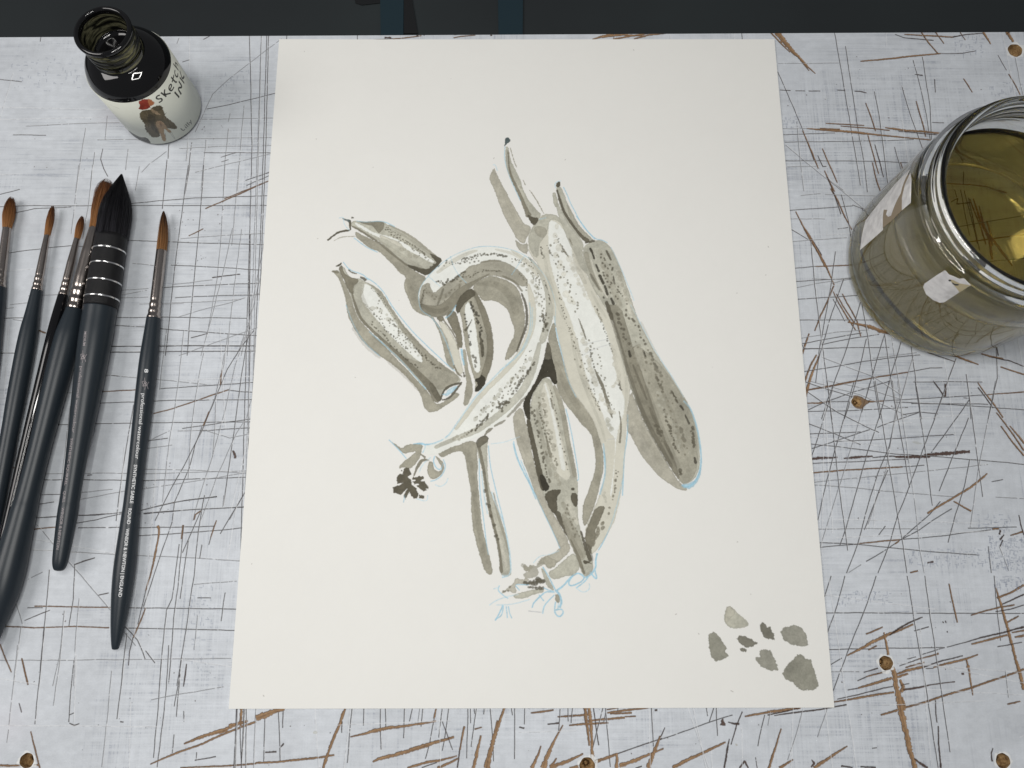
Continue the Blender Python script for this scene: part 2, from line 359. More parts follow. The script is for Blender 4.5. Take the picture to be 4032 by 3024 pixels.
R T2 c .9 310,180,8 340,290,12 365,350,8
R T2 c .9 420,460,6 440,500,12 
R T2 c .95 475,545,8 530,620,12 600,750,8
P T2 t 1 262,100 280,88 300,95 315,118 285,145 255,172 265,135
P T2 b 1 700,520 740,510 765,550 800,650 850,750 910,860 1000,950 1035,980 960,1000 880,930 800,830 750,720 722,620
P T2 c .7 790,640 850,760 910,860 1000,955 1035,980 980,975 880,870 820,780
R T2 e .95 715,545,18 740,640,26 780,750,28 850,850,26 920,940,30 980,990,50
R T2 e .9 960,1000,24 1035,985,22
P T2 e 1 705,490 725,472 745,475 740,520 705,522
P T2 b 1 672,575 690,562 708,575 725,680 715,697 688,690
# marrow stub inside the curl
P T1 c 1 1220,890 1260,800 1345,732 1390,760 1430,830 1470,900 1500,1000 1530,1150 1548,1280 1530,1400 1490,1500 1450,1600 1390,1640 1375,1610 1390,1560 1350,1440 1290,1200 1270,1000 1245,930
R T1 d .95 1370,760,30 1440,900,60 1485,1030,64 1512,1150,60 1518,1300,66 1485,1430,70 1440,1540,60
P T1 e 1 1215,880 1260,795 1345,730 1400,790 1340,825 1280,880 1240,965 1215,920
P T1 p 1 1290,890 1335,845 1370,960 1395,1100 1410,1250 1432,1400 1425,1460 1390,1470 1355,1380 1335,1200 1310,1050
P T1 f 1 1440,1475 1480,1520 1465,1580 1400,1638 1372,1620 1415,1560 1370,1525 1430,1505
D T1 f 12 18 9 1290,960 1310,1060 1325,1110 1345,1230
R T1 e .9 1355,1010,10 1330,1060,14 1300,1100,30
D T1 f 36 18 12 1340,850 1380,950 1420,1030 1440,1200 1455,1330
R T1 e .85 1430,1160,14 1445,1240,36 1450,1320,30
D T1 e 8 18 16 1370,1310 1395,1350 1395,1430
P T1 d 1 1155,935 1210,925 1240,1000 1270,1120 1278,1250 1240,1250 1220,1150 1180,1080 1130,990
P T1 a 1 1060,1010 1110,1020 1180,1120 1235,1230 1270,1400 1290,1460 1230,1500 1200,1400 1150,1200 1100,1100
P T1 d 1 1045,985 1110,975 1115,1010 1090,1030 1060,1010
R T1 d .9 1110,1010,16 1180,1100,16 1225,1180,14 1240,1260,16
R T1 c 1 1290,1270,30 1310,1450,36 1335,1540,50 1330,1640,80 1300,1740,40
R T1 e .9 1285,1460,14 1290,1500,18
R T1 d .9 1200,1400,14 1230,1470,22 1270,1500,10
# dark shape and lower middle marrow
P T4 f 1 625,320 650,335 670,450 700,560 715,650 715,690 680,690 655,630 620,625 580,650 540,720 490,800 480,880 490,960 480,1020 440,960 415,870 440,800 480,740 540,640 590,500 610,430
P T4 d .55 625,320 655,340 668,460 640,480 600,470
P T4 b 1 580,650 620,625 660,650 700,750 740,800 780,900 810,1050 830,1200 850,1350 890,1490 895,1640 890,1757 900,1867 915,1937 950,2097 1000,2167 1030,2240 1000,2327 960,2357 920,2307 880,2187 800,1997 700,1817 620,1697 590,1620 530,1400 500,1200 480,1000 485,800
P T4 a 1 600,655 640,680 680,800 700,950 740,1100 780,1250 815,1400 835,1500 780,1525 700,1450 650,1300 620,1100 590,950 565,800
R T4 p .8 610,680,16 650,820,26 700,1050,30 740,1250,40 770,1420,40
R T4 c .95 690,700,30 740,830,50 775,980,48 800,1150,44 840,1330,46 868,1480,40
R T4 e 1 465,1000,40 490,1130,46 530,1300,50 560,1450,54 600,1590,60
P T5 f 1 558,150 600,150 630,215 655,270 600,305 570,220
P T5 e 1 600,330 650,285 740,278 750,300 720,330 710,380 720,440 700,500 650,450 620,380
P T5 e 1 828,270 860,262 870,285 840,292
P T5 e 1 825,310 890,308 895,400 880,440 845,410
R T5 e .95 715,480,50 760,580,44 800,680,10
P T5 c .9 740,480 800,520 880,620 940,760 970,850 930,900 880,860 800,680
R T5 m .9 800,380,50 850,480,50 890,580,30
R T5 d .95 830,710,12 880,820,22 910,900,34 950,1005,20
P T5 e 1 935,890 980,895 1025,930 990,915 945,925
R T5 e .95 920,640,18 955,760,28 1000,890,40
P T5 b 1 940,950 980,915 1030,930 1020,1000 970,1030
D T4 e 30 18 8 500,880 510,960 540,1050 560,1130 580,1270 620,1430 650,1550
D T4 e 20 11 6 555,880 600,1060 640,1200
R T4 d .8 615,1120,10 650,1280,34 665,1320,20
D T4 c 16 28 10 600,770 610,900 630,1050 680,1200 660,1370 730,1450
D T4 c 8 22 12 700,1460 730,1560
D T4 e 22 11 6 650,720 680,840 720,1010 740,1190 790,1330 810,1450
R T4 d .8 660,810,20 680,900,18
D T5 c 10 30 8 760,380 790,450 800,550 880,520
P T5 c 1 695,1190 715,1180 737,1195 740,1262 700,1252
D T5 e 20 24 20 430,1075 500,1090 560,1060 600,1080
D T5 e 9 18 8 460,1130 540,1130 600,1130
D T5 c 7 20 10 410,930 440,950 470,990
D T5 d 5 16 6 240,1170 280,1150 320,1120
# tendrils lower left
P T3 c 1 650,510 700,550 760,590 780,555 850,545 935,545 920,620 900,680 850,740 820,762 760,745 730,765 725,735 790,680 830,650 880,605 820,618 770,632 740,600 690,560
J T3 e 1 770,755 815,755 835,810 800,830 830,850 840,900 880,930 900,980 880,1015 850,1015 815,960 800,990 785,1027 765,990 800,930 740,985 680,965 675,920 730,900 780,875 715,890 705,830 730,805 760,800
J T3 e 1 775,752 815,755 822,780 840,808 800,800 790,790 770,800 765,765
J T3 e 1 745,768 762,770 755,785 742,782
J T3 e 1 850,830 880,835 900,820 945,828 948,845 915,862 950,868 955,890 985,915 982,932 955,930 970,945 935,952 900,925 870,905 900,895 860,890 842,870 870,860 840,850
J T3 e 1 710,820 740,800 775,815 760,835 780,850 740,860 745,880 715,890 712,870 735,850 708,845
J T3 e 1 900,980 945,1000 945,1020 900,1010
R T3 d .95 990,685,10 930,680,30 890,730,30 855,820,14
R T3 d .9 915,635,8 950,660,24
P T3 c 1 980,695 1020,695 1030,760 1060,785 1105,770 1080,720 1045,660 1040,640 1100,690 1122,740 1100,810 1040,850 990,840 970,780
P T3 b 1 1400,520 1450,470 1500,480 1490,560 1490,720 1500,900 1560,1080 1620,1250 1670,1450 1697,1640 1690,1685 1620,1690 1600,1640 1590,1450 1540,1250 1500,1120 1460,900 1440,740 1405,640
P T3 e .9 1392,520 1420,490 1465,468 1505,485 1490,530 1440,560 1420,600 1400,570
R T3 d .95 1420,580,26 1450,720,30 1480,900,22 1510,1120,30 1570,1340,26 1600,1500,24 1612,1650,34
R T3 m .9 1545,1180,8 1600,1350,26 1650,1600,34
R T3 c .95 1545,970,8 1575,1130,30 1635,1320,26 1680,1500,12
D T3 e 8 22 6 1470,930 1480,1000 1575,1350 1585,1440
# glazes laid over the dry washes
R T4 c .35 1480,380,20 1600,600,50 1720,850,60 1800,1080,60 1840,1300,60
R T4 d .3 1560,620,14 1660,820,40 1740,1030,40 1790,1250,30
R T4 b .4 1440,150,20 1520,330,30 1600,480,20
R T4 e .25 1480,700,30 1570,950,50 1660,1180,60 1760,1400,50
R T2 c .45 1080,1060,30 1130,1200,60 1190,1360,60 1260,1560,60
R T1 d .35 500,1150,20 650,1270,30 800,1400,40 950,1540,50 1040,1640,50
R T1 d .3 720,1010,16 860,1180,30 1000,1330,40 1120,1440,50
R T1 c .4 400,760,30 420,860,50 500,980,30
R T1 c .4 560,330,20 680,410,40 800,490,40 920,560,30
R T1 d .3 700,240,14 820,310,26 920,380,30 1000,440,26
R T1 d .35 960,760,40 1060,830,60 1160,790,50 1260,700,40
R T1 e .35 930,880,30 1000,930,50 1090,940,50 1150,900,30
R T1 d .3 1400,700,40 1560,690,70 1700,800,80 1740,950,70
R T1 d .3 800,660,30 830,760,60 880,880,50
R T1 c .35 1420,540,20 1560,530,30 1700,590,40 1800,680,30
R T1 m .7 1060,600,30 1160,520,50 1300,440,40 1400,410,20
R T1 m .6 1560,400,20 1700,430,30 1820,500,40 1920,620,40
R T1 b .5 1990,600,14 2050,760,24 2060,920,24 2030,1060,20
R T1 d .3 330,1080,30 430,1220,50 560,1330,40
R T1 d .3 640,1370,40 800,1500,50 900,1610,40
R T4 d .3 700,500,40 780,700,60 900,890,60
R T4 d .25 1060,1180,30 1080,1350,50 1060,1550,50
R T4 c .35 1400,1000,40 1500,1180,60 1620,1380,60
R T4 c .35 370,1000,40 440,1250,50 520,1480,50
R T4 m .7 880,300,30 900,500,50 960,700,50 1040,880,40
R T4 b .4 830,250,16 870,450,30 930,650,30 1010,850,30 1090,1030,30 1130,1180,20
R T4 b .4 1240,300,16 1290,520,30 1320,720,30 1300,900,20
R T2 b .4 1010,1420,20 1080,1560,30 1140,1650,20
R T2 b .4 600,1100,20 640,1300,40 700,1480,40 770,1650,30
R T4 d .35 540,900,20 570,1100,40 620,1300,40 660,1480,30
R T5 d .35 770,560,30 850,720,40 930,860,40
R T3 d .3 1350,700,30 1380,950,40 1400,1200,40 1460,1500,40
R T2 c .35 230,500,30 300,680,50 380,840,40
# more dabs
D T1 e 26 12 26 1000,560 1150,500 1300,520 1420,480
D T1 d 30 13 40 960,740 1040,850 1140,820 1240,700 1400,600
D T1 e 16 11 20 1700,470 1850,540 1950,660
D T1 d 24 12 40 1900,620 1960,800 1980,1000
D T1 d 30 12 40 520,860 620,1000 720,1130 860,1300
D T1 d 22 12 30 640,250 760,330 880,420 1000,500
D T4 d 34 13 50 420,560 300,740 160,880 20,1000
D T4 d 30 12 40 820,200 900,420 980,640 1080,900
D T4 d 30 13 40 1000,300 1060,520 1130,720 1200,950
D T4 d 34 15 60 1400,300 1500,520 1620,780 1760,1050 1840,1300
D T4 d 26 14 50 1300,300 1400,600 1520,900 1650,1200
D T4 d 34 14 40 560,800 600,1000 640,1200 700,1400
D T2 d 30 14 50 660,1000 740,1200 830,1400 900,1600
D T2 e 24 14 50 1080,1100 1160,1300 1240,1500
D T5 d 18 14 30 780,420 840,560 900,700
# swatches
P T6 b 1 560,460 570,420 600,405 630,430 690,490 740,530 770,570 730,595 640,605 590,590 555,550 550,500
P T6 n .6 560,460 570,420 600,405 630,430 650,470 600,520 575,560 552,530
J T6 SW1 1 415,655 450,635 490,650 540,720 580,780 560,800 590,840 540,875 480,887 440,850 420,760
J T6 SW2 1 660,690 690,665 740,670 790,700 840,730 790,765 740,770 700,740
J T6 SW2 1 680,770 710,765 745,785 735,805 700,805
J T6 SW2 1 860,570 880,548 910,560 920,590 950,590 980,650 985,700 940,695 900,680 870,630
J T6 SW3 1 1040,630 1070,590 1110,590 1150,568 1220,600 1260,650 1280,740 1230,762 1130,740 1060,700
J T6 SW3 1 820,845 860,850 860,800 890,783 950,790 980,850 1010,920 1015,965 960,970 880,940 840,900
J T6 SW1 1 1160,860 1180,825 1230,830 1250,860 1300,870 1330,960 1365,1100 1330,1135 1230,1140 1180,1115 1150,1070 1080,1040 1055,990 1080,940 1110,900
"""
PAL.update(SW1=(147, 146, 134), SW2=(126, 124, 113), SW3=(153, 152, 141))
PENCIL = """
B T1 4 1000,980 925,935 900,880 890,780 930,690 980,630
B T1 3 980,630 1050,560 1150,480 1260,420 1400,376 1530,372 1680,394 1830,456 1930,555 2010,660 2060,780 2080,900 2078,1020
B T1 4 1170,460 1185,510 1210,570 1250,630 1310,690
B T1 4 1815,455 1770,510 1740,560 1700,620
B T1 7 1852,860 1870,950 1862,1080 1820,1220 1750,1320 1650,1400 1560,1490 1470,1590 1400,1660 1320,1770 1230,1900 1150,2026 1000,2091 880,2076
B T1 4 1880,900 1880,1080 1830,1230 1740,1340 1600,1450
B T1 4 450,645 520,690 600,770 660,880 720,965 860,1130 1100,1360 1210,1450
B T1 4 245,510 300,580 420,615 460,665
B T1 4 360,155 450,165 590,152 690,205
B T1 4 270,880 330,1050 420,1200 560,1320
B T1 5 470,1110 600,1225 720,1335 850,1480 960,1610
B T1 4 980,630 1080,720
B T1 6 1010,990 1080,1080 1130,1190 1180,1320 1200,1400
B T1 6 1130,995 1180,960 1220,880
B T1 10 1265,1260 1275,1330 1290,1400 
B T1 4 340,300 430,375 540,425
L T1 4 210,130 250,120 250,180 300,240
B T3 4 1420,670 1420,900 1450,1150 1480,1400 1500,1500
B T3 4 1500,560 1520,780 1600,1080 1660,1350 1690,1560 1692,1680 1620,1700
L T3 5 1440,780 1450,900 1470,1050 1490,1150
B T3 4 1710,540 1740,660 1830,850 1920,1000
L T3 3 1520,545 1640,530 1770,480
B T3 4 640,510 740,610 790,670
B T3 4 850,545 930,535 960,560 930,620
B T3 5 1035,650 1020,700 1050,760 1090,770 1110,710 
B T3 4 1110,680 1135,740 1100,820 1040,860 1000,865
L T3 4 1150,840 1130,890 1080,915 1040,895
L T3 4 1000,660 930,720 900,790
B T3 3 775,990 765,1050
L T3 4 880,1020 970,1045 975,990
B T3 5 1100,120 1170,110 1230,50
B T4 4 340,1180 360,1280 400,1400 480,1550 530,1680
B T4 4 790,900 840,1100 870,1300 905,1500 890,1520
B T4 8 1115,1200 1130,1350 1130,1480 1085,1640
B T4 4 690,100 710,250 760,450 800,640 880,800
B T4 5 1325,950 1320,1150 1295,1300 1285,1500 1280,1650
B T4 8 1810,830 1870,900 1930,1080 1955,1250 1962,1380 1930,1500 1860,1580 1790,1560
K T4 4 930,350 1030,320 1150,300
K T4 4 930,440 1020,390 1100,360 1190,340
L T4 4 1350,0 1450,190 1560,400 1640,520 1750,690 1810,800
K T4 4 1150,1165 1220,1155
B T5 4 400,30 480,220 560,400 640,560 720,740 740,790
B T5 5 1280,200 1240,380 1190,560 1120,720 1060,820
B T5 8 1060,830 1045,900 1050,960 1000,1020 960,1040
B T5 6 1040,980 1060,1060 1030,1030 1000,990
B T5 5 590,950 640,1030 690,1130 710,1170
B T5 8 700,1160 760,1120 830,1040 890,1000 930,1020 950,1040
B T5 6 950,1040 930,1075 880,1100 830,1115 810,1090 850,1020
B T5 5 960,1040 990,1030 940,1090 880,1130
L T5 4 880,1130 940,1175 1000,1140 990,1090
B T5 10 715,1160 740,1190 755,1250 740,1300
B T5 6 700,1250 690,1340 730,1385 770,1350 760,1310 700,1320
B T5 4 725,1260 720,1310
B T5 6 690,1170 620,1160 560,1210 510,1260 500,1300
B T5 5 690,1190 640,1240 600,1290 590,1350
K T5 3 465,1330 580,1340
B T5 5 560,1190 600,1240
B T5 4 690,1160 640,1150 600,1130
L T5 4 130,1280 200,1230 300,1200 380,1185
L T5 4 190,1275 330,1275 480,1230
B T5 4 215,1110 200,1150 240,1190 290,1220
L T5 4 165,1140 200,1130
B T5 6 245,1280 215,1350 180,1410
B T5 4 250,1290 240,1370 185,1400
B T5 4 275,1290 285,1390
B T5 4 295,1290 305,1350 325,1390
L T5 4 510,915 560,855 640,845 730,810
L T5 6 150,300 190,420 250,560 290,720 315,900 318,1020 240,1025
B T5 4 355,1110 390,1150
B T5 4 360,1100 470,1105
B T2 4 770,520 850,700 930,850 1040,970 1100,975 1150,1000
B T2 3 265,170 260,260 275,350 330,500 400,640
L T2 4 160,330 180,325 200,380
L T2 4 700,530 690,500 710,470 750,465
B T2 4 1040,970 960,880 880,770
L T2 4 1180,1040 1240,1160 1300,1300 1380,1500
B T2 5 560,800 620,785
"""
S_PAINT = 0.000195
pc = Canvas(0, 0, PW, PH, S_PAINT)
pc.img[..., :3] = alb((231, 230.5, 226))
pc.img[..., :3] *= (1+.006*pc.n3+.005*vnoise(pc.h, pc.w, 140, 140, 21))[..., None]
PZ = 0.0008
def onpaper(tile, pts): return pc.to(unproj(nat(tile, pts), PZ))
UN = (0.28/1303)*.25/S_PAINT      # one tile pixel in canvas pixels, roughly
rs = np.random.RandomState(3)
def pencil(txt, amul):
    for i, ln in enumerate(txt.strip().splitlines()):
        f = ln.split(' ', 3); P = onpaper(f[1], nums(f[3]))
        P = chaikin(P, False, 2)
        W = float(f[2])*UN*1.7
        pc.line(P, W, alb(PAL[f[0]]), alpha=.9*amul, rag=.5, brk=.12, seed=i*7, soft=1.0)
pencil(PENCIL, .9)
for ln in PAINTING.strip().splitlines():
    if ln[0] == '#': continue
    if ln[0] == 'D':
        _, tile, c, n, size, spread, rest = ln.split(' ', 6)
        P = onpaper(tile, nums(rest)); n = max(3, int(int(n)*.95))
        seg = np.r_[0, np.cumsum(np.linalg.norm(np.diff(P, axis=0), axis=1))]
        for k in range(n):
            t = (k+rs.rand()*.8)/n*seg[-1]
            x = np.interp(t, seg, P[:, 0]); y = np.interp(t, seg, P[:, 1])
            j = np.searchsorted(seg, t, 'right'); j = min(max(j, 1), len(P)-1)
            d = P[j]-P[j-1]; d /= np.linalg.norm(d)+1e-9; nn = np.array([-d[1], d[0]])
            o = np.array([x, y])+nn*rs.randn()*(float(spread)+5)*UN*.5
            r = float(size)*UN*(.95+.9*rs.rand()); q = r*(.8+.6*rs.rand())
            ang = np.linspace(0, 2*np.pi, 8)[:-1]+rs.rand()
            rr = 1+.35*(rs.rand(7)-.5)
            pts = o+d*(np.cos(ang)*rr*q*.5)[:, None]+nn*(np.sin(ang)*rr*r*.5)[:, None]
            pc.fill(pts, alb(PAL[c]), .8 if c in 'defg' else .6, edge=.1, jit=.35)
        continue
    kind, tile, c, a, rest = ln.split(' ', 4)
    if kind == 'J': pc.fill(onpaper(tile, nums(rest)), alb(PAL[c]), float(a), edge=.15, jit=1.5, smooth=0)
    elif kind == 'P': pc.fill(onpaper(tile, nums(rest)), alb(PAL[c]), float(a), edge=.04 if c == 'p' else .2, gran=.3 if c in 'pa' else 1)
    else:
        v = np.array(nums(rest)); P = onpaper(tile, v[:, :2])
        pc.ribbon(P, v[:, 2]*UN, alb(PAL[c]), float(a), edge=.12, gran=.4 if c in 'pa' else 1)
pencil(PENCIL, .55)
# the odd speck in the sheet
for k in range(26):
    x, y = rs.rand()*pc.w, rs.rand()*pc.h
    pc.line([(x, y), (x+rs.randn()*2, y+rs.randn()*2)], .8, alb((150, 146, 138)), alpha=.6, seed=k)
pc.img[..., 3] = .5+.18*pc.n2+.14*pc.n1
# ------------------------------------------------------------------ the scratched white board: colour (rgb) and relief (alpha) in one painted map
BX0, BX1, BY0 = -0.30, 0.56, -0.14
edge_l = unproj([(0, 147)], 0)[0]; edge_r = unproj([(4032, 126)], 0)[0]
BSL = (edge_r[1]-edge_l[1])/(edge_r[0]-edge_l[0])
def back_y(x): return edge_l[1]+(x-edge_l[0])*BSL
BY1 = max(back_y(BX0), back_y(BX1))+.002
bc = Canvas(BX0, BY0, BX1, BY1, 0.00018)
H_, W_ = bc.h, bc.w
base = np.array([0.572, 0.602, 0.640], np.float32)
# thin white paint rolled and brushed crosswise: streaks both ways, patches where the grey shows through
hs = vnoise(H_, W_, 2.0, 70, 31)*.55+vnoise(H_, W_, 4.5, 200, 32)*.45
vs = vnoise(H_, W_, 75, 2.0, 33)*.55+vnoise(H_, W_, 210, 4.5, 34)*.45
dh = np.clip(.5+.9*vnoise(H_, W_, 260, 300, 35), 0, 1); dv = np.clip(.5+.9*vnoise(H_, W_, 280, 240, 36), 0, 1)
pat = vnoise(H_, W_, 60, 90, 37)*.5+vnoise(H_, W_, 190, 260, 38)*.5
fine = vnoise(H_, W_, 1.3, 3.0, 39)
k = 1+.06*hs*(.2+1.2*dh)+.045*vs*(1.3*dv)+.10*pat+.045*fine+.05*vnoise(H_, W_, 12, 16, 44)
bare = np.clip((-(hs*dh)*1.1-(vs*dv)*1.1-.45*pat-.34)*2.2, 0, 1)*np.clip(.6+fine, 0, 1)
bare2 = np.clip((vs*.8-.3*pat-.5+.25*hs)*2.4, 0, 1)*np.clip(.5+fine, 0, 1)*dv
bc.img[..., :3] = base*k[..., None]
bc.img[..., :3] = bc.img[..., :3]*(1-.55*bare[..., None])+np.array([.27, .30, .37])*.55*bare[..., None]
bc.img[..., :3] = bc.img[..., :3]*(1-.45*bare2[..., None])+np.array([.30, .33, .40])*.45*bare2[..., None]
bc.img[..., 3] = .5+.016*hs*(.5+dh)+.014*vs*(.5+dv)+.006*fine
del fine, bare, bare2, pat
BRN = np.array([.205, .128, .068]); BRD = np.array([.055, .028, .018]); DRK = np.array([.045, .04, .042]); GRY = np.array([.17, .175, .19])
WHT = np.array([.74, .75, .76])
def onboard(tile, pts): return None if tile == 'Y' else bc.to(unproj(nat(tile, pts), 0.0))
sc_seed = [100]
def hair(P, dark=GRY, a=.75, W=1.0, brk=.3):
    """a knife cut: dark slit with a raised pale lip beside it"""
    sc_seed[0] += 17; q = sc_seed[0]
    P = np.array(P, float)
    bc.line(P+[1.5, 1.1], 1.0, WHT, alpha=.6, depth=-.05, seed=q, soft=.7)
    bc.line(P, W, dark, alpha=a, depth=.2, brk=brk, rag=.4, seed=q)
def gouge(P, W, a=.97):
    sc_seed[0] += 17; q = sc_seed[0]
    P = np.array(P, float); W = np.ones(len(P))*np.array(W, float); T_ = P[-1]-P[0]; T_ /= np.linalg.norm(T_)+1e-9
    wide = float(np.clip((W.max()-1.2)/3.0, 0, 1)); big = 1+.5*wide
    bc.line(P, W+1.3, BRD*1.9, alpha=.85*a, depth=.1, rag=.6, seed=q, soft=.5)
    bc.line(P, np.maximum(W-.5, .5), BRN*big*(.85+.3*((q*7919) % 97)/97), alpha=a, depth=.36, rag=.7, brk=.03, seed=q, soft=.6)
    for j in range(3):   # splinters and grain along the torn groove, shadow painted down one side
        o_ = (np.array([.0, .32, -.3][j])*W)[:, None]*np.array([[.6, .8]])
        bc.line(P+o_, .45+.1*W, [BRD*2.4, BRN*big*1.5, BRD*1.5][j], alpha=.5*a, brk=.42, rag=1, seed=q+j*5, soft=.6)
    bc.line(P+np.array([.4, -.3]), np.maximum(W*.35, .5), BRN*1.35, alpha=.5*a, depth=.40, rag=.9, brk=.35, seed=q+3, soft=.6)
def slit(P, W):
    sc_seed[0] += 17
    bc.line(P, W, BRD*(.8 if np.max(W) < 3.5 else 1.25), alpha=.95, depth=.32, rag=.8, seed=sc_seed[0], soft=.5)
TP = 0.0000537/0.00018
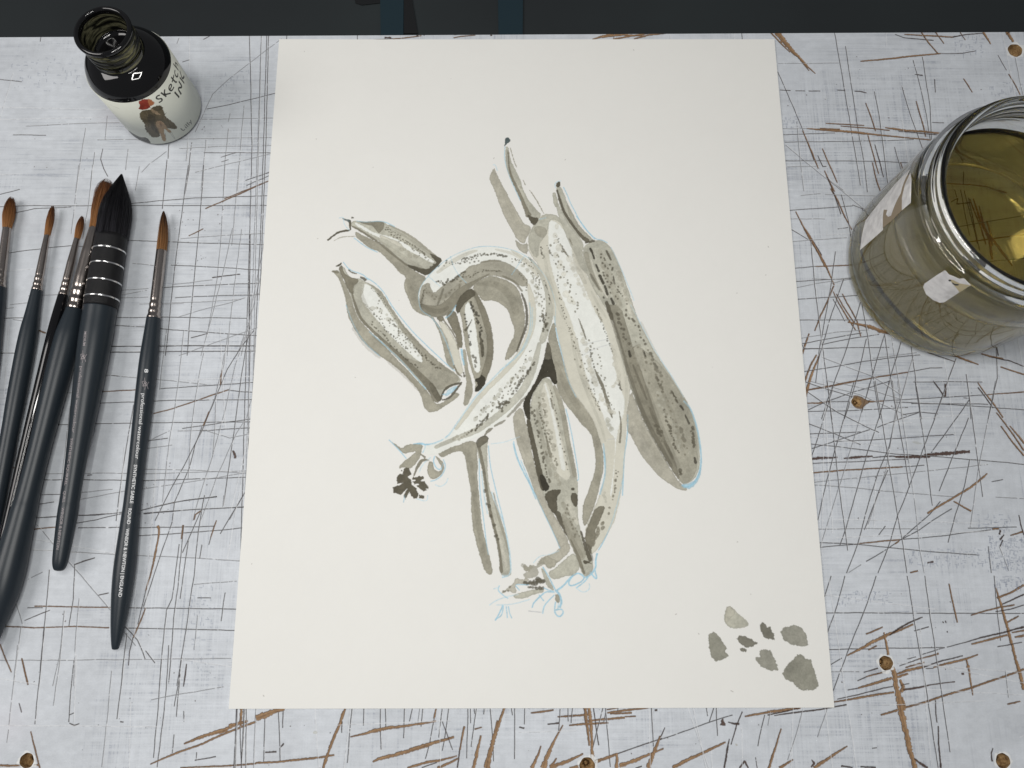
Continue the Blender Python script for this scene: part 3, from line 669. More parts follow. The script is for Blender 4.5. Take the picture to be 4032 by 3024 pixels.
# h hairline, m medium dark cut, b brown gouge (with widths), k dark slit (with widths)
MARKS = """
h A 225,1100 700,1075 1040,1068
h A 850,1218 1000,1215 1250,1217 1560,1210 2212,1200
h A 745,1115 705,1370 665,1659
h A 825,1325 800,1500 785,1659
h A 935,1010 915,1215
m A 1470,1255 1465,1380
h A 1215,1450 1180,1659
h A 1115,1300 1095,1480
m A 1455,1390 1430,1659
m A 1670,1240 1640,1500 1620,1659
h A 1635,1240 1620,1400
h A 1795,1220 1770,1450 1750,1659
m A 2185,820 2195,1300 2185,1659
h A 2005,985 1990,1060
h A 1990,1120 1960,1400 1945,1659
h A 2125,920 2100,1200 2070,1659
h A 1565,1295 1900,1275 2212,1270
m A 1775,1330 2212,1330
m A 1800,950 2000,910 2212,858
h A 1745,1040 2000,1035 2212,1030
h A 2212,520 1990,690 1850,820 1700,1150
h A 1450,1320 1300,1430 1235,1500
k A 1925,1370,2 2000,1345,3 2060,1330,2
k A 1930,1410,2 1990,1390,2
m A 2140,1570 2212,1545
k A 895,1295,2 878,1385,3 905,1470,4 940,1535,2
k A 0,693,3 100,700,3 190,712,1
m A 1590,540 1650,522
h A 1540,380 1560,330
m B 0,362 300,352 620,355 1400,352 1900,352 2212,352
m B 80,425 300,380 620,365
h B 685,0 650,350 620,600
h B 808,0 770,350 720,640
m B 1450,0 1415,380
m B 1640,0 1600,300 1560,600 1520,900 1480,1300 1440,1659
h B 1655,0 1610,250
m B 1775,0 1740,500 1700,900 1650,1400 1630,1659
h B 1960,0 1940,350 1920,700 1890,1000 1800,1500
m B 2185,0 2180,600 2170,1200 2170,1659
h B 2080,0 2050,350 2020,700
m B 1130,335 1400,310 1700,285 2212,270
b B 1790,380,6 1950,310,8 2090,250,8 2212,195,6
b B 1955,295,3 2100,235,5 2212,190,5
m B 2140,135 2212,110
m B 2145,180 2212,150
h B 1570,640 1900,615 2212,600
m B 1110,655 1400,665 1800,680 2212,690
b B 1645,615,4 1700,590,6 1770,555,4
m B 75,765 300,735 620,700 720,710
k B 1850,980,8 1950,965,7 2090,950,8
h B 1155,855 1340,875 
m B 1490,870 1800,885 2212,910
m B 1430,1065 1700,1050 2212,1030
h B 1500,1040 1850,1000
h B 1060,1090 1290,1075
h B 1060,1130 1280,1090
h B 1055,1155 1290,1150
m B 1525,1155 1800,1140 2212,1130
h B 1500,1200 1800,1190 2100,1170
h B 1215,1210 1600,1205
h B 1540,1325 1800,1250 2000,1200 2212,1130
m B 1020,1328 1500,1325 2150,1335
m B 1010,1398 1250,1410 1500,1435 2212,1485
m B 0,1335 200,1330
h B 110,1345 240,1365
m B 960,1580 1240,1578 1650,1575 2212,1578
m B 945,1630 1500,1625 2212,1620
h B 2105,560 2060,900 2000,1400 1980,1659
h B 2025,550 1950,900 1850,1300 1750,1659
h B 2212,1130 2160,1400 2060,1659
h B 2212,1210 2140,1500 2100,1659
k B 1665,1505,4 1740,1485,5 1808,1465,3
b B 325,1435,2 350,1445,10 375,1455,12 400,1462,3
h B 40,1250 120,1240
h B 85,1215 240,1200
h B 245,1140 550,1125
m C 950,140 1240,140 1600,135 2212,135
m C 940,190 1240,192 1600,185 2212,182
m C 0,200 130,200
h C 910,390 1200,415 1500,440 1800,475
b C 890,535,3 1050,527,5 1180,520,3
m C 1390,510 1700,490 2212,455
b C 1335,725,3 1450,700,4 1650,635,5 1850,565,7 1990,520,5
m C 1990,520 2100,535 2212,540
m C 860,635 1170,625 1500,610 2212,605
h C 300,550 640,545
m C 500,825 800,815 1160,810 1500,805 2212,800
h C 1550,880 1800,870 
m C 1590,855 1850,820 2212,770
m C 1750,878 2000,860 2212,848
h C 1285,970 1480,875
m C 1280,965 1460,940
h C 1280,1030 1500,1000
h C 370,1250 900,1245 1250,1250 2150,1225
m C 380,1305 800,1303 1200,1312 1600,1300 2150,1280
h C 1240,1210 1700,1220 2150,1245
h C 1240,1385 1600,1330 2150,1240
m C 1230,1570 1500,1500 1890,1450
h C 1800,875 2000,940 2190,900
m C 1250,1600 1700,1560 2130,1540
m C 320,1435 540,1430
h C 700,1415 980,1385
h C 690,1475 1090,1400
m C 340,1515 470,1495
h C 300,1635 510,1630
m C 655,1615 850,1610 1000,1595 1070,1585
h C 1450,0 1400,400 1390,520
h C 1600,0 1560,400 1520,700 1470,1000 1430,1350 1415,1500
h C 1775,190 1740,350 1700,600 1660,900 1640,1300
h C 1985,30 1950,300 1880,560 1870,900 1850,1100
h C 1970,130 1925,370 1870,600 1770,830
b C 1770,830,8 1800,770,8 1820,710,2
b C 1920,480,7 1925,400,7 1935,350,2
m C 2212,0 2100,150 1980,340 1900,530 1780,830 1620,1150 1480,1400 1350,1659
h C 2130,60 2050,300 1960,700 1850,1100 1720,1500 1680,1659
m C 2170,0 2100,420 2050,800 2000,1150 1945,1530
h C 2190,600 2150,760 2060,900 1900,1250 1750,1659
m C 1760,840 1700,1000 1650,1200 1520,1500 1500,1659
m C 2140,1400 2000,1650
m C 1165,650 1120,900 1060,1280 1010,1659
h C 610,660 560,1100 500,1659
h C 150,930 130,1250
b C 95,1195,4 130,1197,4
k C 2030,1050,14 2045,1080,22 2050,1115,24
k C 760,1265,3 800,1262,5
m C 970,395 1030,400
m D 1230,130 1600,45 1890,10
m D 1250,155 1700,125 2130,100
m D 320,195 700,175 980,160
b D 300,295,7 400,285,4 500,275,2
m D 660,245 850,210 1060,160
m D 680,283 1060,280 1240,282 1700,275 1870,270
m D 1210,355 1500,335 1850,310 2120,285
h D 270,475 500,485 900,510 1180,525 1700,545 2100,575
b D 300,965,5 700,972,5 960,977,5
m D 240,980 370,980
m D 1120,980 1500,985 2060,992
b D 30,1140,5 300,1155,4 650,1142,4 950,1153,4
m D 1100,1157 1500,1165 2045,1178
h D 0,1440 500,1437 1000,1432 2020,1422
h D 590,570 750,750 960,1000
m D 1090,1145 1200,1265 1265,1425
h D 1080,1190 1180,1310
h D 320,255 480,445
m D 650,600 640,900 600,1140
k D 650,605,5 740,570,8 825,545,4
k D 860,868,4 945,850,6
b D 1370,270,26 1385,290,22 1380,360,10 1345,540,18 1330,620,10 1270,830,8
m D 1270,830 1200,1120
b D 1270,980,4 1240,1060,9 1180,1200,8 1160,1240,4
k D 1160,1240,4 1130,1350,4 1120,1480,4
m D 1500,230 1400,520 1250,970
b D 1595,260,12 1580,380,8
m D 1600,260 1550,800 1520,1000 1470,1640
m D 1560,430 1500,900 1450,1000 1400,1500 1390,1659
m D 1780,0 1730,300 1690,700 1600,1300 1540,1659
b D 1690,215,5 1700,170,8 1750,135,2
m D 1750,140 1680,300 1590,500
b D 1885,220,3 1860,290,8 1835,370,3
m D 1820,430 1835,370
m D 1760,430 1740,550
m D 2120,0 2000,200 1920,335
h D 1950,0 1940,100
m D 1640,400 1570,900
m D 430,650 400,1000 370,1300 340,1659
h D 180,1150 120,1650
h D 560,1010 520,1400 460,1659
h D 690,900 660,1200 640,1659
h D 120,880 200,1140
k D 215,1093,2 330,1045,4 435,1003,3
b D 0,1300,4 50,1430,7 100,1540,3
b D 190,1420,5 215,1530,9 243,1650,9
m D 1105,1200 1055,1659
m D 1270,1355 1350,1460
m D 1720,895 1835,895
h D 1690,775 2060,750
m D 1960,850 1925,1095
h D 1720,1050 1690,1345
k D 1625,1470,3 1600,1659,4
h D 230,740 370,670
b J 265,1345,5 300,1480,8 345,1659,9
b J 0,1637,14 90,1640,14 180,1635,12
b J 295,1635,10 335,1632,12
b J 190,715,5 215,830,9 243,935,9
m J 385,440 355,750 300,1280
h J 555,300 520,700 460,1120
h J 150,600 120,900 60,1440
m J 640,730 610,1000 595,1260
m J 1070,720 1040,1000 1010,1235
h J 965,820 930,1200 880,1650
m J 1395,720 1370,1100 1325,1570
m J 1460,600 1430,1050 1360,1650
m J 1570,700 1545,900 1505,1125
m J 1555,850 1525,1215
k J 1613,765,3 1600,880,6 1585,955,3
m J 1505,1370 1490,1530
h J 1310,1070 1540,1025 1930,960
m J 1588,1170 1588,1260
k J 600,1272,3 645,1292,6 683,1277,3
k J 165,1100,3 185,1178,5
k J 1685,1590,4 1865,1563,6
m J 1698,1525 1695,1595
k J 1040,1260,6 1065,1265,4
m J 600,1200 638,1183
b J 1300,1625,4 1500,1540,13 1750,1450,13 1900,1380,14 2100,1300,14 2212,1260,16
b J 1590,1450,8 1700,1405,24 1800,1370,28 1950,1330,40 2000,1290,36 2140,1255,16
b J 2085,1150,26 2080,1240,20 2078,1300,12
m J 2075,1300 2085,1659
m J 2115,1150 2105,1400 2085,1600
b J 1560,1659,6 1800,1648,8 2212,1622,10
h J 2210,1150 2195,1500 2190,1659
b K 0,1225,60 90,1195,56 160,1170,40 245,1155,20
b K 0,1617,14 200,1605,14 450,1580,16 600,1560,14 675,1548,10
b K 580,1659,20 615,1560,26 660,1430,22 720,1290,28 745,1210,30 770,1150,16
k K 745,1260,6 740,1355,4
m K 830,1148 805,1400 790,1615
m K 930,1148 928,1290
m K 1075,1148 1075,1350 1082,1500
m K 1120,1148 1120,1305
m K 1282,1148 1276,1400
m K 1350,1148 1325,1255
m K 1440,1148 1425,1300
h K 1415,1148 1398,1300
b K 1555,1150,8 1540,1230,14
m K 1540,1230 1500,1440 1465,1580
m K 1610,1148 1580,1395
m K 1665,1148 1640,1350 1610,1510
b K 815,1390,5 940,1362,14 1010,1340,30 1150,1312,26 1270,1300,18 1400,1280,16 1555,1256,8
b K 1010,1605,8 1060,1580,26 1150,1560,28 1300,1520,32 1480,1460,36 1580,1430,24 1710,1392,14
k K 1610,1260,3 1700,1500,3
m K 1832,1148 1820,1575
m K 1855,1148 1855,1270
m K 1905,1148 1860,1475
m K 1885,1148 1890,1190
m K 1970,1148 1968,1195
m K 2025,1148 2050,1450 2055,1600
b K 2145,1140,16 2110,1240,22 2060,1380,36 2020,1540,44 1995,1659,56
b K 2085,1250,8 2065,1350,20
b K 1945,1380,8 1920,1480,22 1880,1659,34
b K 1800,1300,14 1790,1340,14 1760,1500,10
k K 1760,1500,8 1740,1655,8
b K 1310,1659,14 1480,1610,20 1600,1590,16 1735,1555,4
b K 1570,1659,20 1680,1610,16 1745,1580,10
k K 80,1525,6 130,1522,10 175,1518,14
k K 205,1488,5 240,1450,12
m K 195,1180 210,1595
m K 75,1240 68,1600
k K 235,1170,4 230,1310,4
b K 1890,1325,6 1950,1308,4
k K 1435,1655,4 1560,1610,5
b M 165,1183,5 250,1173,14 358,1158,8
b M 395,1218,5 500,1208,13 660,1198,14
b M 630,1140,30 640,1240,30 660,1380,20 668,1465,10
b M 665,1140,28 680,1260,30 690,1400,24 692,1500,22 700,1590,34
b M 655,1252,6 800,1238,16 975,1222,14
b M 980,1217,5 1070,1213,6
b M 825,1182,8 950,1165,16 1060,1150,14 1190,1138,8
b M 850,1188,6 1035,1183,14
b M 495,1290,8 600,1282,14 830,1268,10
k M 308,1280,5 405,1274,14
b M 820,1155,4 915,1140,6
m M 22,1140 22,1580
m M 110,1140 108,1280
m M 415,1150 405,1340
m M 483,1140 487,1255
m M 522,1140 512,1270
k M 703,1140,6 725,1290,6 750,1460,6
m M 785,1140 740,1310 700,1480
m M 810,1140 830,1400 850,1650
m M 810,1180 795,1260
m M 917,1140 915,1165
m M 1205,1140 1215,1350 1220,1470
m M 1680,1140 1690,1210
m M 1765,1140 1775,1380
m M 1745,1140 1705,1260
m M 1905,1200 1750,1250 1500,1340 1280,1415
k M 910,1535,5 1100,1470,5 1300,1405,4
b M 440,1290,3 390,1380,10 340,1480,26 290,1590,46 270,1659,54
b M 252,1470,4 230,1540,16 170,1659,34
b M 385,1575,6 340,1650,30
b M 615,1537,8 500,1590,26 330,1659,30
b M 900,1540,18 820,1570,26 720,1605,30
b M 905,1530,12 908,1590,24 905,1659,30
b M 1310,1492,6 1240,1520,12 1100,1580,28 930,1640,36
b M 500,1659,14 590,1640,20
b M 1280,1385,6 1260,1440,24 1220,1540,34 1180,1659,48
k M 1320,1310,4 1285,1390,6
b M 1845,1437,6 1750,1480,18 1560,1570,26 1390,1655,30
k M 1880,1410,4 1860,1500,14 1835,1659,12
k M 1990,1175,6 1940,1290,8 1895,1455,5
k M 1870,1265,4 1920,1277,12 1965,1277,14
k M 1820,1235,14 1820,1290,50
k M 65,1305,8 105,1315,12
b M 2015,1213,6 2100,1195,14 2212,1178,14
m M 2185,1200 2160,1300 2125,1470
k M 1235,1160,14 1255,1158,14
k M 1965,1659,10 2010,1600,16 2040,1659,10
k M 1120,1642,6 1070,1659,8
m M 2105,1570 2120,1659
b I 0,1175,20 120,1160,22 280,1140,10
k I 0,1200,8 150,1170,10 270,1142,4
k I 55,1205,4 200,1185,10 400,1160,10 680,1115,8
b I 570,1090,6 750,1060,14 950,1025,14 1090,1005,14
k I 600,1065,3 780,1025,5 1000,970,6 1080,955,4
m I 500,318 800,318 1250,322 1620,322 2212,325
m I 530,635 1000,625 1520,618
h I 550,827 790,828
m I 545,765 640,710 
b I 685,687,5 800,630,18 900,570,28 1050,500,26 1150,465,14 1255,420,12
k I 1050,510,8 1130,455,14 1230,400,12 1335,355,6
b I 850,503,6 920,472,12 990,440,6
b I 870,640,6 940,605,8
k I 1265,475,3 1390,438,6
b I 1000,490,8 1020,570,18 1040,680,22
b I 1075,790,44 1095,870,52 1110,950,48 1130,1050,54 1150,1150,70 1170,1260,60 1200,1380,50 1220,1500,52 1250,1580,40 1270,1659,52
b I 1140,900,20 1170,960,36 1150,1000,30
b I 1160,1050,14 1180,1110,28 1180,1160,20
k I 1265,1580,10 1320,1620,20 1380,1659,20
b I 1185,1135,14 1350,1090,14 1600,1010,14 1760,965,14 1950,900,14 2212,805,14
b I 975,1200,8 1050,1180,16 1120,1160,16
b I 1715,725,12 1735,810,14 1755,930,12 1770,1030,6
b I 1720,780,30 1740,790,30
b I 1960,75,6 1990,170,16 2030,300,22 2080,480,26 2130,680,24 2170,820,30 2212,980,30
m I 1955,0 1975,250 1985,330 2010,560
b I 1980,190,14 2100,140,14 2212,80,16
k I 2025,245,6 2120,200,10 2212,160,12
b I 1755,340,4 1880,300,8 2000,270,10 2130,250,8
k I 1970,310,4 2100,285,6 2212,250,4
b I 1760,590,8 1900,555,16 2070,510,12
m I 1330,680 1500,625 1700,575 
k I 1700,575,3 1850,530,10 2030,490,10 2212,440,14
b I 2110,490,6 2212,470,12
b I 2135,530,10 2212,515,20
k I 1985,612,4 2100,590,5 2195,572,3
b I 2070,400,10 2165,347,8
b I 2070,1108,5 2130,1095,10 2180,1083,6
k I 1140,778,3 1300,720,5
b I 1300,720,4 1475,672,10
k I 1205,718,3 1280,700,3
b I 1190,792,6 1350,745,10
b I 1110,850,10 1200,815,22 1350,785,22
k I 1350,785,6 1500,735,8 1685,690,6
b I 1430,790,6 1550,755,16 1700,720,16 1815,680,4
k I 1365,800,4 1430,797,3
b I 1120,875,20 1210,845,10
k I 830,832,3 950,797,8
k I 775,905,3 850,870,6
b I 850,870,5 1020,825,10
k I 690,985,3 780,968,5
b I 780,968,8 900,935,22 1070,880,22
k I 1170,985,16 1300,965,14 1400,940,6 1615,913,5
k I 1150,945,4 1220,928,3
m I 1565,65 1580,130 
b I 1565,70,6 1585,170,10 1610,290,12 1635,400,8
m I 545,0 490,180
m I 665,0 600,250 515,490
m I 935,0 860,230 740,530 650,760 565,990
m I 1205,0 1250,300 1300,600 1370,980 1430,1400 1470,1659
m I 1355,0 1395,300 1440,600 1510,1080 1575,1520
k I 1473,1300,8 1475,1450,10 1495,1659,14
k I 1450,1075,6 1450,1190,8 1460,1265,5
b I 685,1470,4 600,1525,16 500,1590,22 400,1659,28
b I 215,1585,6 150,1630,18 100,1659,20
k I 635,1640,12 730,1655,8
k I 800,1650,10 930,1655,12
m I 900,1490 940,1485
h I 300,1150 250,1350 170,1590
h I 510,1150 430,1390
h I 0,1290 20,1180
h I 2050,815 2080,1050
k I 1510,395,10 1515,405,10
k I 1533,390,8 1538,405,8
k I 1548,480,10 1552,486,8
k I 1675,845,16 1695,845,14
k I 380,1590,4 400,1620,18 375,1650,8
k I 1945,1490,4 1930,1530,6 1938,1600,14
k H 370,675,20 450,665,26 600,660,12
k H 655,668,8 750,660,22 905,650,14
k H 905,660,4 1080,650,8 1200,660,14
k H 1100,655,12 1250,655,30 1400,650,34
k H 1350,640,26 1500,630,40 1650,615,34 1745,610,26
b H 385,795,6 550,780,10 700,768,8 1000,752,8 1160,742,8
m H 1160,742 1350,728
m H 375,712 800,695 1210,675
h H 395,875 900,825 1300,785 1700,745 1900,720
h H 395,898 600,910 1000,950 1400,985 1620,1000
m H 445,1437 750,1410
b H 750,1410,4 1000,1382,8 1140,1372,8
m H 1140,1372 1500,1340 1700,1312 1930,1285
m H 445,1395 750,1410 1050,1440 1400,1475 1820,1505
h H 435,1280 900,1275 1300,1278
m H 850,1560 1050,1440 1150,1370 1400,1150 1490,1040
b H 1130,1385,10 1100,1405,8
m H 1150,1370 1300,1290 1430,1200 1590,1105
b H 1380,1145,12 1500,1070,14 1620,1000,14 1750,920,16 1840,850,18 1895,800,6
b H 1605,1040,8 1755,1125,14
b H 1815,15,6 1880,110,10 1950,200,14 2030,315,10
k H 1815,58,10 1880,140,10 1945,232,8
b H 1975,275,8 2050,370,10 2130,480,12 2212,600,12
b H 2015,390,8 2100,510,12 2212,645,14
b H 2090,390,6 2150,460,14 2212,540,16
m H 1690,145 1740,150
k H 1430,0,8 1480,70,12 1525,135,12
k H 1530,25,10 1535,80,20 1535,140,14
m H 340,265 700,258 1210,228
b H 870,175,20 900,178,10 1000,172,6
m H 1000,172 1300,155 1700,130 1900,118
b H 1900,118,4 2212,95,8
m H 1100,180 1500,200 1900,225 2212,250
b H 330,80,4 500,55,6 700,15,8 760,0,8
b H 340,190,4 450,190,12 530,178,6
m H 530,178 700,178
m H 350,250 500,180 720,100 900,50 1050,0
m H 340,95 600,270 900,420 960,445
h H 360,0 800,120 1200,300
h H 520,0 900,80 1150,160
m H 350,370 560,450 800,550
m H 380,585 700,480 880,420 
m H 375,545 700,580 1100,630 1500,655 1740,680 1850,685 2212,720
m H 355,458 800,440
m H 560,522 800,515 1200,490 1605,462
m H 945,400 1100,345 1300,275 
m H 1150,295 1310,268 1470,285
m H 580,0 500,270 420,530 370,670
m H 745,0 650,350 580,600 500,900 430,1200
h H 880,20 750,480 620,900 450,1440
m H 1055,0 950,350 860,620 750,1000 680,1260 620,1420
m H 1195,0 1110,280 1050,560 950,800 870,1050 780,1400 680,1659
h H 1120,180 1080,400 1020,780 850,1280
m H 1035,770 960,950 835,1285
m H 1555,0 1450,300 1330,620 1220,920 1120,1170 1040,1440 950,1659
m H 1740,165 1550,430 1410,620
m H 1735,320 1620,600 1480,950
m H 1745,680 1700,900 1620,1160 1555,1395
h H 1965,0 1900,350 1820,750 1750,1260
m H 510,0 560,400 600,800 660,1260 690,1465
m H 925,0 980,300 1050,750 1110,1100 1160,1370 1200,1659
m H 1075,0 1110,260 1180,650 1225,920
h H 1120,0 1160,300 1230,780 1280,1140 1310,1450 1350,1659
m H 1270,0 1330,400 1380,750 1420,1075
m H 1720,0 1770,350 1820,740 1855,1000
m H 1905,1430 1930,1659
b H 1230,1655,6 1295,1640,10
k H 1380,1572,10 1430,1562,16
h H 700,1655 805,1590
m H 960,1330 1015,1255
m H 1240,195 1900,200
b H 320,160,14 345,60,20 360,0,20
b H 1940,1275,20 1995,1273,16
m H 1730,1273 2150,1262
b H 2095,1335,5 2205,1300,12
k H 2170,1160,6 2185,1240,8 2212,1330,10
k H 2010,1290,14 2000,1325,14
k H 2040,1330,8 2005,1370,14
k H 2030,1375,8 2005,1430,8
h H 2000,1430 2080,1640
h H 1970,1003 2212,1015
m H 1935,870 2030,850
b F 295,0,8 350,100,14 420,200,14 490,330,16 560,490,8
b F 555,500,10 500,640,10 440,760,10 390,890,6
b F 340,915,8 310,1000,14 280,1090,14
b F 405,1100,8 350,1200,14 300,1330,14
b F 435,1095,12 390,1200,18 330,1370,22 310,1430,16
b F 550,550,4 600,650,8 690,800,14 745,885,6
b F 630,570,6 690,680,10 760,810,10 790,940,6
b F 580,570,4 640,680,8 740,830,8
m F 550,615 600,700 650,805
b F 680,815,10 760,830,18 870,855,40 960,890,40 1050,910,30
m F 210,345 400,330 
b F 400,330,4 600,322,8 700,318,6
m F 230,615 500,600 780,580
m F 250,797 600,795 920,795
m F 220,460 600,440 720,430
h F 370,437 720,445
h F 230,515 400,480 530,460
m F 270,1005 500,960 800,910
h F 265,955 600,900 870,880
m F 450,1010 700,960 950,920
m F 290,1050 700,1035 1040,1035
m F 270,1000 300,1045 600,1040
m F 290,1245 500,1215 800,1160 1100,1120 1310,1100
h F 900,1130 1280,1080
b F 310,1410,8 600,1355,8 900,1300,8 1200,1250,7
m F 1200,1250 1400,1215 1500,1212
h F 530,480 850,400
m F 570,200 530,500 480,780 430,1060 400,1340
m F 790,640 650,1100 500,1500 450,1659
m F 355,100 390,500 440,900 500,1350 540,1659
m F 800,640 860,1000 900,1300 960,1659
m F 1000,920 1050,1300 1110,1659
h F 1060,960 1130,1400 1150,1659
m F 1230,1030 1280,1400 1320,1659
m F 840,960 760,1300 650,1659
m F 1000,920 900,1250 800,1600
m F 1140,990 1050,1300 960,1620
h F 1250,1100 1150,1450 1090,1659
m F 640,440 520,800 420,1150 
m F 1620,1130 1540,1350 1430,1659
m F 1970,1000 1980,1300 1900,1659
m F 1710,1270 1740,1500 1750,1659
m F 290,1330 500,1400 740,1470
h F 450,1120 900,1290 1140,1450
k F 1375,1080,4 1500,1120,8 1610,1160,4
b F 1490,1080,6 1620,1110,18 1720,1150,18 1815,1183,8
b F 1840,1090,8 1930,1115,18 2030,1135,14
k F 1930,1120,6 2080,1150,8 2212,1200,8
b F 2010,1205,8 2100,1235,10 2212,1270,12
k F 1935,955,14 1965,1000,12 1990,1105,8
m F 1250,1335 1850,1335
b G 20,275,14 100,360,14 190,450,6
b G 75,280,70 150,370,66 220,450,44 290,520,28 345,580,14 410,635,4
b G 280,520,12 355,610,4
m G 575,275 640,650 700,1000 740,1240 800,1600
m G 670,400 730,800 780,1130 830,1400 860,1659
h G 90,548 300,548 610,543
m G 85,620 200,880 300,1120 400,1390
b G 300,1130,6 360,1270,12 435,1455,8
k G 105,778,4 195,782,6
k G 240,784,5 320,786,5
k G 355,787,6 450,787,6
k G 600,778,5 665,780,6
k G 750,787,6 800,790,10 850,803,5
b G 800,530,10 1000,512,16 1250,485,18 1490,463,12
k G 1490,463,3 1680,462,6 1795,438,4
b G 1180,297,8 1400,310,16 1600,320,14
k G 1600,320,12 1720,297,10 1850,287,6
k G 1100,298,4 1180,325,6 1430,348,8
b G 1325,280,10 1400,385,14 1470,465,10
b G 1445,275,12 1520,375,8
b G 1660,280,6 1705,345,5
b G 1860,280,28 1895,330,18 1925,380,8
b G 2060,275,40 2085,310,36 2120,360,24
k G 2065,290,6 2090,275,10
m G 1335,490 1370,720 1400,920 1415,1240
m G 1255,520 1320,760 1370,1000 1400,1200
k G 1270,643,4 1335,650,14
b G 1690,680,6 1730,740,10 1765,797,5
k G 1440,685,5 1445,797,4
m G 1990,478 2060,605
b G 2080,640,7 2130,720,9 2180,818,6
h G 2135,490 2180,720 2205,820
b G 845,890,7 890,1010,10 930,1130,8
b G 1280,875,7 1310,980,10 1340,1080,10 1362,1180,8
m G 1155,740 1210,930 1280,1130 1350,1315
m G 920,790 960,1000 1000,1300 1040,1630
b G 500,1066,6 650,1073,10 830,1083,6
b G 630,1090,6 850,1105,10 1050,1125,10
b G 335,1110,6 450,1120,16 600,1130,26 720,1140,26 860,1155,24 980,1168,14 1200,1190,12 1450,1212,8
b G 1015,1102,6 1100,1115,24 1200,1128,20 1350,1138,20 1520,1155,16
k G 1130,1135,6 1300,1150,8 1500,1168,8
b G 450,1110,12 620,1120,14
m G 135,1163 400,1155 580,1148
m G 145,1228 600,1222 1000,1215 1260,1205
m G 150,1390 600,1390 1000,1395 1270,1408
h G 130,1112 340,1110
h G 155,1255 300,1380 500,1540 660,1659
h G 500,1530 650,1640
h G 250,1050 270,1300 310,1650
k G 430,1345,4 475,1440,6
b G 470,1285,6 530,1420,10 598,1578,6
b G 490,1475,6 530,1570,12 575,1655,8
b G 865,1170,6 910,1330,8 955,1500,6
k G 925,1250,5 965,1390,10 998,1530,5
b G 905,1405,7 935,1550,10 975,1659,9
m G 1095,1270 1130,1400 1165,1515
b G 1148,1405,5 1178,1500,5
k G 480,1440,4 505,1438,6
k G 1420,1057,4 1520,1062,4
h G 170,1440 420,1438
b E 225,1180,6 280,1290,12 350,1400,14 400,1500,14 480,1659,14
k E 380,1440,6 450,1560,8
m E 180,1330 330,1420
b E 530,980,14 590,1080,12 650,1220,10 712,1335,8
k E 500,880,6 560,1030,8 620,1200,7
m E 170,1168 450,1150 720,1128
m E 720,1120 810,1155
m E 800,1150 830,1220
m E 620,1030 680,1250 715,1470
h E 270,1040 440,1022
h E 480,1030 980,1045
h E 170,1242 480,1242
h E 190,1440 670,1405
h E 520,910 700,1060 860,1190
m E 590,1330 680,1318
m V 180,200 180,235
m V 592,197 592,232
k V 688,231,3 760,228,4 800,225,4
k V 752,219,14 788,220,14
b V 800,227,5 900,218,7 965,208,5
k V 938,208,12 948,208,12
k V 980,205,8 984,205,8
b V 1158,203,3 1215,196,5 1290,192,3
b V 1155,220,4 1200,212,6 1280,206,4
k V 1370,206,14 1378,206,14
b V 1965,230,5 2020,212,16 2080,200,20 2140,194,16 2212,190,10
m V 2090,190 2090,240
b N 1300,80,6 1345,75,5 1395,78,3
b N 1325,84,3 1350,80,5 1400,72,4
b N 1370,84,3 1400,76,4 1450,70,3
m N 1602,70 1604,87
k N 440,85,1 455,77,1
m N 1105,1530 1107,1545
m A 2330,700 2318,1200 2300,1659
h A 2270,500 2250,1100 2230,1659
m B 2290,0 2275,500 2250,1000
h B 2240,300 2225,900 2215,1400
h B 1560,1659 2280,1400
h A 1700,1500 2390,1330
k Y 1620,975,6 1640,1040,6
k Y 1595,1080,8 1650,1050,8 1640,1100,10 1760,1090,10
k Y 1670,980,5 1720,1200,6 1760,1370,5
k Y 1700,990,6 1770,1220,8 1830,1440,6
k Y 1740,1050,6 1800,1300,8 1850,1500,6
b Y 1780,1060,8 1850,1250,26 1930,1400,34 1960,1580,20
b Y 1900,1250,8 1950,1400,30 2040,1520,26 2130,1640,14
b Y 1830,1120,6 1880,1300,18 1960,1460,16
b Y 1750,1060,5 1850,1300,12 1900,1450,8
b Y 1760,1425,6 2000,1400,10 2250,1375,8
b Y 1550,920,8 1750,935,10 1900,960,8 2050,1020,5
k Y 1680,830,5 1692,930,6
m Y 1600,1300 2300,1200
m Y 1900,1600 2400,1570
b E 2600,500,6 2750,900,16 2850,1300,8
b E 2500,1000,8 2900,900,18
b E 2650,200,6 2700,600,14
"""
for ln in MARKS.strip().splitlines():
    c, tile, rest = ln.split(' ', 2)
    v = np.array(nums(rest))
    if tile in 'AB':      # run on to the sheet of paper
        for e, o_ in ((0, 1), (-1, -2)):
            if v[e, 0] > 2180: v[e, :2] += (v[e, :2]-v[o_, :2])/(abs(v[e, 0]-v[o_, 0])+1e-6)*240
    P = onboard(tile, v[:, :2])
    if tile == 'Y':       # seen through the water: the true place lies nearer the camera
        P = unproj(nat('E', v[:, :2]), 0.0); d_ = CAM[:2]-P[:, :2]; P[:, :2] += d_/np.linalg.norm(d_, axis=1)[:, None]*.0165; P = bc.to(P); tile = 'E'
    tpx = TP*2.2/TILES[tile][2]
    if c == 'h': hair(P, GRY*.75, .75, .75, .2)
    elif c == 'm': hair(P, DRK*1.0, .95, 1.0, .13)
    elif c == 'b': gouge(P, v[:, 2]*tpx*.72)
    else: slit(P, np.maximum(v[:, 2]*tpx*.75, .5))
